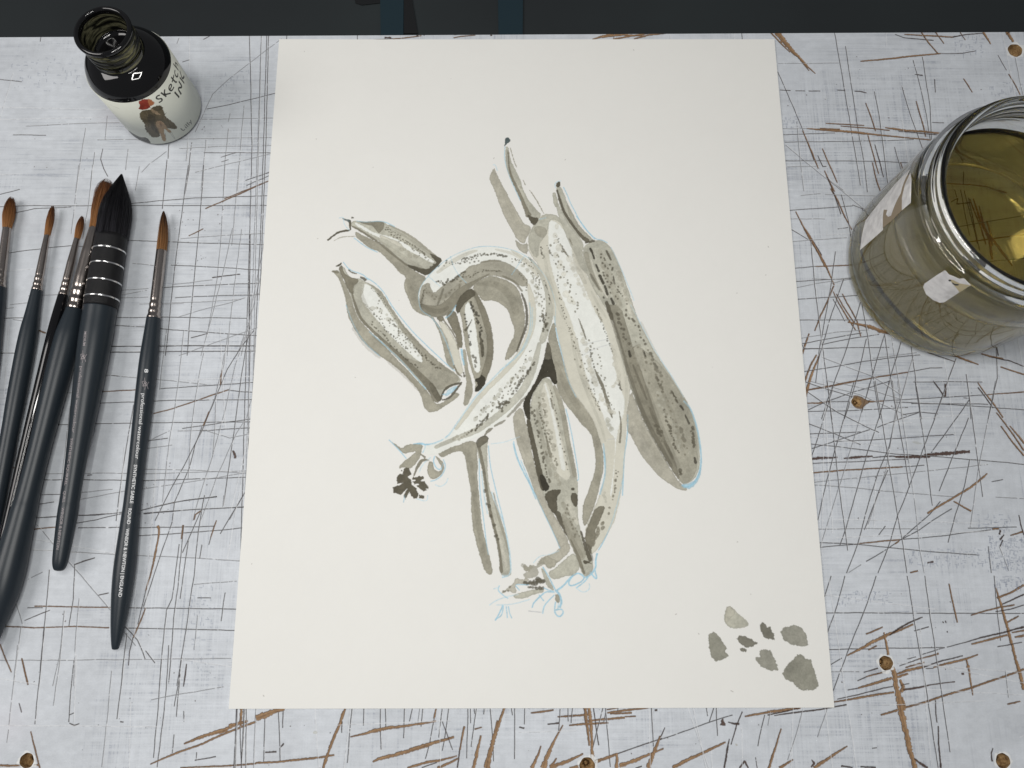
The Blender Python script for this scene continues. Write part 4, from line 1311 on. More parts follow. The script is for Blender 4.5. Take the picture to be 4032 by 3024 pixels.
# pin pricks, speckle and small dents scattered over the paint
rs2 = np.random.RandomState(11)
for tile, cx_, cy_, r_, n in (('B', 1700, 450, 190, 16), ('B', 1700, 800, 180, 12), ('A', 1850, 1150, 160, 8), ('D', 1330, 120, 150, 14), ('A', 650, 1400, 500, 12),
                              ('C', 1600, 1400, 450, 14), ('H', 1200, 700, 900, 22), ('G', 900, 700, 800, 20), ('I', 1000, 700, 800, 18), ('J', 900, 900, 900, 20), ('K', 900, 1400, 900, 12), ('M', 1100, 1400, 900, 14)):
    for i in range(n):
        p = onboard(tile, [(cx_+rs2.randn()*r_*.6, cy_+rs2.randn()*r_*.4)])[0]
        q = p+rs2.randn(2)*.8
        if rs2.rand() < .5: bc.line([p, q], .8+rs2.rand()*1.2, BRD*1.4, alpha=.85, depth=.25, seed=i)
        else: bc.line([p, q], .7, DRK, alpha=.7, depth=.1, seed=i)
# faint long cuts that cross the whole board between the traced ones
for i in range(260):      # the cuts and gouges go on beyond the picture
    x = BX0+rs2.rand()*(BX1-BX0); y = BY0+rs2.rand()*(BY1-BY0)
    if -.135 < x < .415 and y > -.045: continue
    a = rs2.choice([0, math.pi/2, .4, 1.2])+rs2.randn()*.12; l = .008+.04*rs2.rand()
    Pq = bc.to(np.array([[x, y], [x+math.cos(a)*l*.5, y+math.sin(a)*l*.5], [x+math.cos(a)*l, y+math.sin(a)*l]]))
    if rs2.rand() < .6: gouge(Pq, [1, 2+5*rs2.rand(), 1])
    else: hair(Pq, DRK, .95, 1.0, .13)
for i in range(200):
    vert = rs2.rand() < .55
    x = BX0+rs2.rand()*(BX1-BX0); y = BY0+rs2.rand()*(BY1-BY0); L = .02+.10*rs2.rand()
    a = (math.pi/2 if vert else 0)+rs2.randn()*.10
    P = np.array([[x, y], [x+math.cos(a)*L, y+math.sin(a)*L]])
    hair(bc.to(P), GRY*1.5, .38, .4, .5)
# worn patches of grey dashes at the right edge, and ink stains
for tile, x0, y0, x1, y1, n in (('H', 1900, 1330, 2212, 1640, 240), ('H', 1200, 1440, 1900, 1600, 130), ('H', 1800, 1150, 2100, 1290, 70), ('I', 1950, 0, 2212, 110, 70), ('I', 600, 130, 1050, 240, 70), ('G', 1600, 300, 1850, 480, 60), ('G', 1900, 700, 2212, 850, 40), ('E', 110, 350, 260, 450, 30), ('J', 1650, 60, 1850, 900, 60), ('A', 100, 480, 700, 800, 70), ('A', 1900, 600, 2200, 900, 30)):
    for i in range(n):
        x = x0+(x1-x0)*rs2.rand(); y = y0+(y1-y0)*rs2.rand()
        hz = rs2.rand() < .4
        p = onboard(tile, [(x, y), (x+(34 if hz else 2)*rs2.rand(), y+(3 if hz else 34)*rs2.rand())])
        bc.line(p, 1.3, np.array([.24, .27, .34]), alpha=.6, seed=i, soft=.8)
HOLES = [('G', 2135, 435, 62, 0), ('I', 1019, 752, 60, 0), ('I', 2030, 1597, 62, 0), ('M', 650, 1640, 68, 0), ('J', 232, 1595, 62, 0), ('H', 765, 182, 44, 1)]
hole_xyr = []
for tile, hx, hy, hr, sh in HOLES:
    q = unproj(nat(tile, [(hx, hy), (hx+hr, hy), (hx-hr, hy)]), 0)
    r = np.linalg.norm(q[1]-q[2])/2; hole_xyr.append((q[0][0], q[0][1], r, sh))
    p = bc.to(q[:1])[0]; rp = r/bc.px
    th = np.linspace(0, 2*np.pi, 25)[:-1]
    rr = rp*(1.22+.16*np.random.RandomState(int(hx)).randn(24)); rr = np.maximum(rr, rp*1.1)
    bc.fill(p+np.c_[np.cos(th), np.sin(th)]*rr[:, None]+[1.0, 0], np.array([.80, .81, .80]), .85, edge=.12, jit=.6, gran=.4)
    if sh:
        P = onboard(tile, [(712, 180), (735, 150), (740, 120), (790, 128), (850, 165), (890, 178), (835, 215), (820, 238), (790, 245), (745, 228)])
        bc.fill(P, BRN*1.0, .95, edge=.5, jit=.8)
P = onboard('H', [(1235, 525), (1290, 520), (1340, 545), (1290, 548)]); bc.fill(P, np.array([.42, .43, .39]), .5, edge=.1)
P = onboard('K', [(490, 1350), (515, 1335), (535, 1350), (520, 1368), (495, 1365)]); bc.fill(P, np.array([.47, .47, .40]), .55, edge=.15)
P = onboard('M', [(1925, 1450), (1940, 1445), (1955, 1462), (1940, 1470)]); bc.fill(P, np.array([.45, .42, .34]), .6, edge=.2)
P = onboard('H', [(1605, 1210), (1625, 1190), (1645, 1210), (1625, 1230)]); bc.fill(P, np.array([.44, .46, .50]), .5, edge=.35)
# bottle's pinkish shadow painted on the board, and a faint pink patch lower left
for tile, x, y, r in (('A', 960, 1010, 120), ('J', 90, 1280, 170)):
    p = onboard(tile, [(x, y)])[0]; R_ = int(r*TP)
    Y, X = np.ogrid[-R_*2:R_*2, -R_*2:R_*2]
    y0, x0 = int(p[1])-R_*2, int(p[0])-R_*2
    g = np.exp(-(X*X+Y*Y)/(R_*R_*1.2))[..., None].astype(np.float32)*.10
    if y0 > 0 and x0 > 0:
        v = bc.img[y0:y0+4*R_, x0:x0+4*R_, :3]; v[:] = v*(1-g)+np.array([.62, .50, .56])*g
# ------------------------------------------------------------------ materials
def mat(name, col=(.8, .8, .8), rough=.5, metal=0, spec=.5, trans=0, ior=1.45, coat=0):
    m = bpy.data.materials.new(name); m.use_nodes = True
    b = m.node_tree.nodes['Principled BSDF']
    b.inputs['Base Color'].default_value = (*col, 1); b.inputs['Roughness'].default_value = rough
    b.inputs['Metallic'].default_value = metal; b.inputs['Specular IOR Level'].default_value = spec
    b.inputs['Transmission Weight'].default_value = trans; b.inputs['IOR'].default_value = ior
    b.inputs['Coat Weight'].default_value = coat
    return m
def N(m, t, **kw):
    n = m.node_tree.nodes.new(t)
    for k, v in kw.items():
        if k.startswith('i_'): n.inputs[k[2:].replace('_', ' ')].default_value = v
        else: setattr(n, k, v)
    return n
def L(m, a, b): m.node_tree.links.new(a, b)
def P(m): return m.node_tree.nodes['Principled BSDF']
def image_mat(name, im, rough, dist, bump, spec=.5, rnoise=0):
    m = mat(name, rough=rough, spec=spec)
    uv = N(m, 'ShaderNodeUVMap', uv_map='UVMap'); t = N(m, 'ShaderNodeTexImage', image=im, interpolation='Cubic', extension='EXTEND')
    L(m, uv.outputs[0], t.inputs[0]); L(m, t.outputs['Color'], P(m).inputs['Base Color'])
    b = N(m, 'ShaderNodeBump', i_Strength=bump, i_Distance=dist); L(m, t.outputs['Alpha'], b.inputs['Height'])
    L(m, b.outputs[0], P(m).inputs['Normal'])
    return m
def ramp(m, src, stops):
    r = N(m, 'ShaderNodeValToRGB'); e = r.color_ramp.elements
    while len(e) < len(stops): e.new(.5)
    for q, (p_, c) in zip(e, stops): q.position = p_; q.color = (*c, 1)
    L(m, src, r.inputs[0]); return r
def noise_on(m, scale, stops, coord='Object', stretch=(1, 1, 1), detail=4, target='Base Color'):
    tc = N(m, 'ShaderNodeTexCoord'); mp = N(m, 'ShaderNodeMapping'); mp.inputs['Scale'].default_value = stretch
    n = N(m, 'ShaderNodeTexNoise', i_Scale=scale, i_Detail=detail)
    L(m, tc.outputs[coord], mp.inputs[0]); L(m, mp.outputs[0], n.inputs['Vector'])
    r = ramp(m, n.outputs[0], stops); L(m, r.outputs[0], P(m).inputs[target]); return n

M_paper = image_mat('watercolour_paper', pc.image('ink_wash_map'), .9, .00008, .55, spec=.15)
M_board = image_mat('scratched_white_paint', bc.image('board_map'), .62, .0011, .9, spec=.3)
M_pedge = mat('paper_edge', (.78, .775, .74), .9, spec=.2)
M_fibre = mat('fibreboard', (.22, .125, .065), .85, spec=.2)
noise_on(M_fibre, 900, [(.3, (.16, .09, .04)), (.6, (.38, .25, .12)), (.8, (.50, .36, .19))])
M_slate = mat('slate_lacquer', (.017, .024, .031), .36, spec=.45)
nz = N(M_slate, 'ShaderNodeTexNoise', i_Scale=2600.0, i_Detail=2.0); bp = N(M_slate, 'ShaderNodeBump', i_Strength=.12, i_Distance=.00003)
L(M_slate, nz.outputs[0], bp.inputs['Height']); L(M_slate, bp.outputs[0], P(M_slate).inputs['Normal'])
M_gloss = mat('black_gloss_lacquer', (.004, .004, .005), .06, spec=.55)
M_metal = mat('nickel_ferrule', (.40, .36, .33), .22, 1)
noise_on(M_metal, 700, [(.3, (.33, .295, .27)), (.7, (.46, .41, .38))], stretch=(1, .15, 1))
M_wire = mat('silver_wire', (.82, .82, .82), .18, 1)
M_bind = mat('black_binding', (.007, .007, .008), .42, spec=.3)
nz = N(M_bind, 'ShaderNodeTexNoise', i_Scale=1300.0, i_Detail=3.0); bp = N(M_bind, 'ShaderNodeBump', i_Strength=.5, i_Distance=.00025)
L(M_bind, nz.outputs[0], bp.inputs['Height']); L(M_bind, bp.outputs[0], P(M_bind).inputs['Normal'])
def hair_mat(name, stops, rough=.45):
    m = mat(name, rough=rough, spec=.4)
    uv = N(m, 'ShaderNodeUVMap', uv_map='UVMap'); s = N(m, 'ShaderNodeSeparateXYZ'); L(m, uv.outputs[0], s.inputs[0])
    ad = N(m, 'ShaderNodeMath', operation='MULTIPLY_ADD'); ad.inputs[1].default_value = .8; L(m, s.outputs[1], ad.inputs[0]); L(m, s.outputs[0], ad.inputs[2])
    sb = N(m, 'ShaderNodeMath', operation='SUBTRACT'); sb.inputs[1].default_value = .40; L(m, ad.outputs[0], sb.inputs[0])
    r = ramp(m, sb.outputs[0], stops); L(m, r.outputs[0], P(m).inputs['Base Color']); return m
M_sable = hair_mat('sable_hair', [(0, (.40, .19, .065)), (.45, (.30, .125, .04)), (.85, (.10, .035, .015)), (1, (.07, .028, .012))])
M_sable2 = hair_mat('used_sable_hair', [(0, (.36, .18, .07)), (.4, (.26, .12, .045)), (.75, (.05, .025, .014)), (1, (.03, .015, .01))])
M_squir = hair_mat('black_squirrel_hair', [(0, (.035, .034, .042)), (.2, (.016, .016, .02)), (.6, (.007, .007, .009)), (1, (.005, .005, .006))], .4)
M_white = mat('white_print', (.78, .79, .80), .5)
M_fade = mat('worn_print', (.30, .27, .28), .5)
M_ink = mat('black_ink', (.004, .004, .005), .03, spec=.6)
M_bottle = mat('ink_filled_glass', (.004, .004, .0045), .05, spec=.6)
M_neck = mat('inked_neck_glass', (.02, .02, .01), .07, spec=.7)
M_inner = mat('inked_inner_glass', (.02, .02, .01), .1, spec=.6)
def streaks(m, stops, scale, st):
    tc = N(m, 'ShaderNodeUVMap', uv_map='UVMap'); mp = N(m, 'ShaderNodeMapping'); mp.inputs['Scale'].default_value = st
    n = N(m, 'ShaderNodeTexNoise', i_Scale=scale, i_Detail=3.0, i_Distortion=.6)
    L(m, tc.outputs[0], mp.inputs[0]); L(m, mp.outputs[0], n.inputs['Vector'])
    r = ramp(m, n.outputs[0], stops); L(m, r.outputs[0], P(m).inputs['Base Color'])
streaks(M_neck, [(.44, (.004, .004, .004)), (.55, (.03, .03, .015)), (.61, (.17, .16, .08)), (.68, (.012, .012, .008))], 3.2, (1.6, 9, 1))
streaks(M_inner, [(.40, (.006, .006, .005)), (.50, (.05, .05, .03)), (.58, (.17, .165, .10)), (.66, (.035, .035, .02)), (.8, (.30, .27, .16))], 3.0, (2.4, 7, 1))
M_glass = mat('clear_glass', (.955, .965, .955), .0, trans=1, ior=1.5)
M_water = mat('murky_water', (1, 1, 1), .0, trans=1, ior=1.33)
va = N(M_water, 'ShaderNodeVolumeAbsorption', i_Color=(.845, .772, .42, 1), i_Density=34.0)
L(M_water, va.outputs[0], M_water.node_tree.nodes['Material Output'].inputs['Volume'])
M_lab = mat('torn_label', (.62, .61, .61), .85, spec=.2)
noise_on(M_lab, 260, [(.3, (.50, .49, .49)), (.55, (.64, .63, .63)), (.7, (.70, .69, .68))])
M_glue = mat('label_glue', (.24, .19, .13), .7)
M_spot = mat('dark_spot', (.03, .03, .035), .7)
M_tan = mat('tan_stain', (.42, .36, .23), .8)
M_dark = mat('dark_panel', (.022, .027, .029), .45, spec=.3)
noise_on(M_dark, 5, [(.3, (.020, .023, .025)), (.7, (.028, .035, .037))])
M_blue = mat('blue_stripe', (.014, .030, .040), .45, spec=.3)

# ------------------------------------------------------------------ objects
def tag(o, label=None, cat=None, group=None, kind=None):
    if label: o['label'] = label
    if cat: o['category'] = cat
    if group: o['group'] = group
    if kind: o['kind'] = kind
    return o
def empty(name, loc):
    o = bpy.data.objects.new(name, None); COL.objects.link(o); o.location = loc; o.empty_display_size = .01; return o
def root_loc(p):
    v = Vector((0, 0, 0))
    while p is not None: v += p.location; p = p.parent
    return v
def obj(name, verts, faces, m, parent=None, smooth=True, uvs=None, origin=None):
    me = bpy.data.meshes.new(name); off = root_loc(parent) if parent is not None else Vector(origin if origin is not None else (0, 0, 0))
    V = [tuple(Vector(v)-off) for v in verts]
    me.from_pydata(V, [], [tuple(f) for f in faces])
    if uvs is not None:
        ul = me.uv_layers.new(name='UVMap')
        a = np.array([uvs[l.vertex_index] for l in me.loops], np.float32).ravel(); ul.data.foreach_set('uv', a)
    if smooth: me.polygons.foreach_set('use_smooth', [True]*len(me.polygons))
    me.materials.append(m); me.update()
    o = bpy.data.objects.new(name, me); COL.objects.link(o)
    if parent is not None: o.parent = parent
    elif origin is not None: o.location = origin
    return o
def lathe(center, prof, n=96, closed=False, a0=0.0):
    """vertical solid of revolution; prof = (r, z) list; returns verts, faces, uvs"""
    V, Fc, U = [], [], []
    K = len(prof)
    for i in range(n+1):
        t = 2*math.pi*i/n+a0
        for j, (r, z) in enumerate(prof):
            V.append((center[0]+r*math.cos(t), center[1]+r*math.sin(t), center[2]+z)); U.append((i/n, z/.05))
    for i in range(n):
        for j in range(K-1):
            Fc.append((i*K+j, (i+1)*K+j, (i+1)*K+j+1, i*K+j+1))
    # weld the seam and the poles
    bm = bmesh.new(); vs = [bm.verts.new(v) for v in V]
    for f in Fc:
        q = [];
        for x in f:
            if not q or (vs[x].co-vs[q[-1]].co).length > 1e-9: q.append(x)
        if (vs[q[0]].co-vs[q[-1]].co).length < 1e-9: q.pop()
        if len(q) >= 3:
            try: bm.faces.new([vs[x] for x in q])
            except ValueError: pass
    return bm, vs, U
def lathe_obj(name, center, prof, m, parent, n=96, sharp=None):
    bm, vs, U = lathe(center, prof, n)
    uv = bm.loops.layers.uv.new('UVMap'); idx = {v: i for i, v in enumerate(vs)}
    for f in bm.faces:
        f.smooth = True
        for l in f.loops: l[uv].uv = U[idx[l.vert]]
    bmesh.ops.remove_doubles(bm, verts=bm.verts, dist=1e-7)
    bmesh.ops.recalc_face_normals(bm, faces=bm.faces)
    off = root_loc(parent)
    for v in bm.verts: v.co -= off
    me = bpy.data.meshes.new(name); bm.to_mesh(me); bm.free(); me.materials.append(m)
    o = bpy.data.objects.new(name, me); COL.objects.link(o); o.parent = parent
    return o
def spline_prof(pts, it=2):
    return [tuple(p) for p in chaikin(pts, False, it)]
from mathutils.geometry import delaunay_2d_cdt
def inpoly(x, y, Pg):
    c = False
    for (ax, ay), (bx, by) in zip(Pg, np.roll(Pg, -1, 0)):
        if (ay > y) != (by > y) and x < ax+(y-ay)/(by-ay)*(bx-ax): c = not c
    return c
def tri_patch(poly, step, holes=()):
    poly = np.array(poly, float); V = [Vector(p) for p in poly]; n = len(V)
    E = [(i, (i+1) % n) for i in range(n)]
    for h in holes:
        b = len(V); V += [Vector(p) for p in h]; E += [(b+i, b+(i+1) % len(h)) for i in range(len(h))]
    if step:
        lo, hi = poly.min(0), poly.max(0)
        for x in np.arange(lo[0]+step*.5, hi[0], step):
            for y in np.arange(lo[1]+step*.5, hi[1], step):
                if inpoly(x, y, poly) and not any(inpoly(x, y, h) for h in holes): V.append(Vector((x, y)))
    vo, eo, fo, *_ = delaunay_2d_cdt(V, E, [], 0, 1e-9)
    out = []
    for f in fo:
        c = sum((vo[i] for i in f), Vector((0, 0)))/len(f)
        if inpoly(c.x, c.y, poly) and not any(inpoly(c.x, c.y, h) for h in holes): out.append(tuple(f))
    return [tuple(v) for v in vo], out

# --- the dark surface behind the board
def slab(name, poly, z0, z1, m, parent=None, origin=None, holes=(), uvf=None, sidemat=None):
    v2, f = tri_patch(poly, 0, holes); n = len(v2)
    V = [(x, y, z1) for x, y in v2]+[(x, y, z0) for x, y in v2]
    Fc = []
    a = np.array(v2)
    for t in f:
        p = a[list(t)]; ar = (p[1, 0]-p[0, 0])*(p[2, 1]-p[0, 1])-(p[1, 1]-p[0, 1])*(p[2, 0]-p[0, 0])
        t = t if ar > 0 else t[::-1]
        Fc.append(t); Fc.append(tuple(i+n for i in t[::-1]))
    cnt = {}
    for t in Fc[::2]:
        for i in range(3):
            e = (t[i], t[(i+1) % 3]); cnt[e] = 1
    for (i, j) in cnt:
        if (j, i) not in cnt: Fc.append((j, i, i+n, j+n))
    U = [uvf(*v[:2]) for v in V] if uvf else None
    o = obj(name, V, Fc, m, parent, smooth=False, uvs=U, origin=origin)
    if sidemat:
        o.data.materials.append(sidemat)
        for p in o.data.polygons:
            if abs(p.normal.z) < .5 or p.normal.z < 0: p.material_index = 1
    return o
ZB = -0.05
bd = slab('dark_panel', [(-.9, .20), (1.2, .20), (1.2, 1.4), (-.9, 1.4)], ZB-.02, ZB, M_dark, origin=(0, .8, ZB))
tag(bd, 'dark grey surface beyond the back edge of the white board', kind='structure')
for (xa, xb) in ((1498, 1589), (1961, 2058)):
    q = unproj([(xa, 0), (xa+2, 135), (xb, 135), (xb+1, 0)], ZB)
    d0 = q[0]-q[1]; d3 = q[3]-q[2]
    pl = [tuple((q[1]-d0*1.2)[:2]), tuple((q[2]-d3*1.2)[:2]), tuple((q[3]+d3*6)[:2]), tuple((q[0]+d0*6)[:2])]
    slab('blue_stripe', pl, ZB+.0002, ZB+.0012, M_blue, bd)
q = unproj([(1591, 135), (1645, 135), (1622, 0), (1591, 0)], ZB)
M_shade = mat('painted_shadow', (.006, .007, .008), .5)  # near-black colour for the shadows laid on the dark panel
slab('shadow_stripe', [tuple(v[:2]) for v in q], ZB+.0002, ZB+.0010, M_shade, bd)  # thin black strip standing in for the shadow beside the blue stripe
q = unproj([(1392, -30), (1400, 14), (1425, 22), (1500, 14), (1560, 6), (1560, -30)], ZB)
slab('shadow_patch', [tuple(v[:2]) for v in q], ZB+.0002, ZB+.0006, M_shade, bd)  # flat black shape standing in for a shadow further back

# --- the board
hole_polys = []
for i, (x, y, r, sh) in enumerate(hole_xyr):
    th = np.linspace(0, 2*np.pi, 41)[:-1]
    rr = r*(1+.025*np.sin(3*th+i)+.02*np.sin(7*th+2*i))
    hole_polys.append(np.c_[x+np.cos(th)*rr, y+np.sin(th)*rr])
th_poly = [(BX0, BY0), (BX1, BY0), (BX1, back_y(BX1)), (BX0, back_y(BX0))]
origin = (0.13, .15, -.012)
board = slab('work_board', th_poly, -.012, 0.0, M_board, origin=origin, holes=hole_polys,
             uvf=lambda x, y: ((x-BX0)/(bc.w*bc.px), (y-BY0)/(bc.h*bc.px)), sidemat=M_fibre)
tag(board, 'white painted wooden work board covered in knife scratches and brown gouges, under everything', 'work board')
for (x, y, r, sh), hp in zip(hole_xyr, hole_polys):
    dep = .0016 if sh else .0055
    n = len(hp); lv = ((0, 1.0), (-.0004, .985), (-dep*.5, .97), (-dep*.9, .95), (-dep, .7), (-dep*1.08, .35)) if not sh else ((0, 1), (-.0006, .85), (-.0012, .6), (-.0016, .3))
    V = []
    for z, k in lv: V += [(x+(a-x)*k, y+(b-y)*k, z-.00002) for a, b in hp]
    V.append((x, y, lv[-1][0]-.0001)); Fc = []
    for j in range(len(lv)-1):
        for i in range(n): Fc.append((j*n+i, j*n+(i+1) % n, (j+1)*n+(i+1) % n, (j+1)*n+i)[::-1])
    b = (len(lv)-1)*n
    for i in range(n): Fc.append((b+i, b+(i+1) % n, len(V)-1))
    h = obj('drilled_hole', V, Fc, M_fibre, board)
    if sh: h['label'] = 'shallow torn hole to the right of the paper'

# --- the sheet of paper
nx, ny = 56, 70; V, U, Fc = [], [], []
for j in range(ny+1):
    for i in range(nx+1):
        u, v = i/nx, j/ny
        z = PZ+.00025*math.sin(2.3*u+.6)*math.sin(3.1*v+.4)+.0005*max(0, u-.82)**2*30*max(0, .25-v)+.0004*max(0, .1-u)*8*v
        V.append((u*PW, v*PH, z)); U.append((u*PW/(pc.w*pc.px), v*PH/(pc.h*pc.px)))
for j in range(ny):
    for i in range(nx):
        a = j*(nx+1)+i; Fc.append((a, a+1, a+nx+2, a+nx+1))
top = len(V); ring = [i for i in range(nx+1)]+[(nx+1)*j+nx for j in range(1, ny+1)]+[(nx+1)*ny+i for i in range(nx-1, -1, -1)]+[(nx+1)*j for j in range(ny-1, 0, -1)]
R_ = len(ring)
for i in ring: V.append(V[i]); U.append(U[i])
for i in ring: V.append((V[i][0], V[i][1], V[i][2]-.00055)); U.append(U[i])
for k in range(R_): Fc.append((top+k, top+R_+k, top+R_+(k+1) % R_, top+(k+1) % R_))
Fc.append(tuple(top+R_+k for k in range(R_))[::-1])
pap = obj('sheet_of_paper', V, Fc, M_paper, smooth=False, uvs=U, origin=(PW/2, PH/2, 0))
pap.data.materials.append(M_pedge)
for p in pap.data.polygons:
    if p.index >= (nx*ny): p.material_index = 1
    else: p.use_smooth = True
tag(pap, 'large white sheet of paper with a grey ink wash painting of spotted marrows', 'paper')

# ------------------------------------------------------------------ brushes
def axis_frame(u):
    u = u/np.linalg.norm(u); z = np.array([0, 0, 1.]); s = np.cross(u, z); s /= np.linalg.norm(s); v = np.cross(s, u)
    return u, s, v
def tube(stations, frame, n=28, cap=(True, True), uvlen=None):
    """stations: list of (pos, r)"""
    u, s, v = frame; V, Fc, U = [], [], []
    for k, (p, r) in enumerate(stations):
        for i in range(n):
            t = 2*math.pi*i/n; V.append(p+s*(r*math.cos(t))+v*(r*math.sin(t))); U.append((k/(len(stations)-1), i/n))
    for k in range(len(stations)-1):
        for i in range(n): Fc.append((k*n+i, k*n+(i+1) % n, (k+1)*n+(i+1) % n, (k+1)*n+i)[::-1])
    if cap[0]: V.append(stations[0][0]); U.append((0, 0)); c = len(V)-1; Fc += [(c, (i+1) % n, i)[::-1] for i in range(n)]
    if cap[1]: V.append(stations[-1][0]); U.append((1, 0)); c = len(V)-1; b = (len(stations)-1)*n; Fc += [(c, b+i, b+(i+1) % n)[::-1] for i in range(n)]
    return V, Fc, U
def fitbrush(st, z):
    """st: (tile, xl, xr, y). returns s positions along a straight axis and radii"""
    L_ = np.array([nat(t, [(a, y)])[0] for t, a, b, y in st]); R_ = np.array([nat(t, [(b, y)])[0] for t, a, b, y in st])
    return unproj(L_, z), unproj(R_, z)
def text_mesh(s, bold=0.0):
    cu = bpy.data.curves.new('t', 'FONT'); cu.body = s; cu.size = 1; cu.offset = bold; cu.resolution_u = 3
    ob = bpy.data.objects.new('t', cu); COL.objects.link(ob)
    dg = bpy.context.evaluated_depsgraph_get(); me = ob.evaluated_get(dg).to_mesh()
    V = np.array([v.co[:2] for v in me.vertices]); Fc = [tuple(p.vertices) for p in me.polygons]
    ob.evaluated_get(dg).to_mesh_clear(); bpy.data.objects.remove(ob); bpy.data.curves.remove(cu)
    return V, Fc
def brush(label, hair, ferrule, handle, z, hmat, fmat, bmat, nh=260, extend=0.0, binding=None, wires=(), texts=(), textmat=None, endround=0.3, seed=0, fray=.12, crimps=True, tipz=None):
    rs = np.random.RandomState(seed)
    def prep(st):
        A, B = fitbrush(st, z); return (A+B)/2, A, B
    ch, ah, bh = prep(hair); cf, af, bf = prep(ferrule); cd, ad, bd_ = prep(handle)
    p0 = cf[0]; p1 = cd[-1] if extend == 0 else cd[max(1, len(cd)-2)]
    allc = np.r_[ch[1:], cf, cd]
    mean = allc.mean(0); _, _, vt = np.linalg.svd(allc-mean); u = vt[0]
    if u @ (cd[-1]-ch[0]) < 0: u = -u
    fr = axis_frame(u); u, s, v = fr; base = mean-u*((mean-ch[0])@u)
    def ser(A, B):
        sp = ((A+B)/2-base)@u; r = abs((B-A)@s)/2
        return sp, r
    top = empty('paintbrush', (float(mean[0]), float(mean[1]), 0.0)); tag(top, label, 'paintbrush', 'paintbrushes lying side by side on the board')
    def make(name, sp, r, m, parent, n=28, sub=1, cap=(True, True)):
        q = chaikin(np.c_[sp, np.maximum(r, .00006)], False, sub)
        V, Fc, U = tube([(base+u*a, b) for a, b in q], fr, n, cap); return obj(name, V, Fc, m, parent, uvs=U)
    # handle
    sp, r = ser(ad, bd_)
    if extend: # carries on out of the picture
        L0 = sp[-1]; e = np.linspace(0, extend, 7)[1:]; r0 = r[-1]
        sp = np.r_[sp, L0+e]; r = np.r_[r, r0*(1-.85*(e/extend)**1.6)]
    sp = np.r_[sp, sp[-1]+r[-1]*endround, sp[-1]+r[-1]*endround*1.35]; r = np.r_[r, r[-1]*.72, r[-1]*.25]
    rmax = r.max()
    hd = make('handle', sp, r, bmat, top, 36, 2)
    sph, rh = sp, r
    # ferrule with rolled crimps
    sp, r = ser(af, bf)
    if binding is None:
        q0, q1 = sp[0], sp[-1]; Lf = q1-q0
        ss = np.linspace(q0, q1+.0004, 70); rr = np.interp(ss, sp, r)
        t = (ss-q0)/Lf
        for c in (.80, .90, .985): rr = rr*(1+.05*np.exp(-((t-c)/.016)**2)-.045*np.exp(-((t-c+.045)/.018)**2))
        f_ = make('ferrule', ss, rr, fmat, top, 32, 0, (True, False))
    else:
        f_ = make('binding', sp, r, fmat, top, 40, 1, (True, True))
        for (t_, xa, ya, xb, yb) in wires:
            m_ = unproj(nat(t_, [((xa+xb)/2, (ya+yb)/2)]), z)[0]; s0 = (m_-base)@u; r0 = float(np.interp(s0, sp, r))
            for dk in (0,):
                V, Fc, U = [], [], []; prof = []
                for c in (-.00042, 0, .00042):
                    for a_ in np.linspace(0, math.pi, 6): prof.append((c*.62-.00013*math.cos(a_), r0+.00012*math.sin(a_)+.00001))
                V, Fc, U = tube([(base+u*(s0+a), b) for a, b in prof], fr, 44, (False, False)); obj('wire_ring', V, Fc, M_wire, f_, uvs=U)
    # hair: a core and many single strands
    sp, r = ser(ah, bh); sp0 = sp[-1]; Lh = sp0-sp[0]
    o_ = np.argsort(sp); sp, r = sp[o_], r[o_]
    tip_bend = ((ah[0]+bh[0])/2-base-u*sp[0])@s
    g = chaikin(np.c_[sp, r], False, 2); gs, gr = g[:, 0], g[:, 1]
    V, Fc, U = [], [], []
    cs = np.linspace(sp[0]+Lh*.10, sp0+.001, 16)
    tv, tf, tu = tube([(base+u*a+s*tip_bend*((sp0-a)/Lh)**2, np.interp(a, gs, gr)*.80) for a in cs], fr, 18)
    V += tv; Fc += tf; U += [(1-max(0, min(1, (np.dot(p-base, u)-sp[0])/Lh)), .5+.4*math.sin(i*2.4)*.5) for i, p in enumerate(tv)]
    K = 9
    for h in range(nh):
        a = rs.rand()*2*math.pi; f = .80+.24*rs.rand()**1.5; wgt = .00007+.00006*rs.rand()
        end = sp[0]+Lh*fray*rs.rand()**1.6*(1 if rs.rand() < .8 else 2.2); rc = rs.rand(); b_ = len(V)
        for k in range(K):
            a_ = sp0+.0006+(end-sp0)*k/(K-1); rad = np.interp(a_, gs, gr)*f
            t_ = (sp0-a_)/Lh
            j = .10*math.sin(3*t_+h)*rad*t_
            c = base+u*a_+s*(rad*math.cos(a)+tip_bend*t_**2+j)+v*(rad*math.sin(a))
            ww = wgt*(1-.75*k/(K-1))
            for q in range(3):
                w_ = 2*math.pi*q/3; V.append(c+s*ww*math.cos(w_)+v*ww*math.sin(w_)); U.append((max(0, t_), rc))
        for k in range(K-1):
            for q in range(3): Fc.append((b_+k*3+q, b_+k*3+(q+1) % 3, b_+(k+1)*3+(q+1) % 3, b_+(k+1)*3+q))
    obj('bristles', V, Fc, hmat, top, uvs=U)
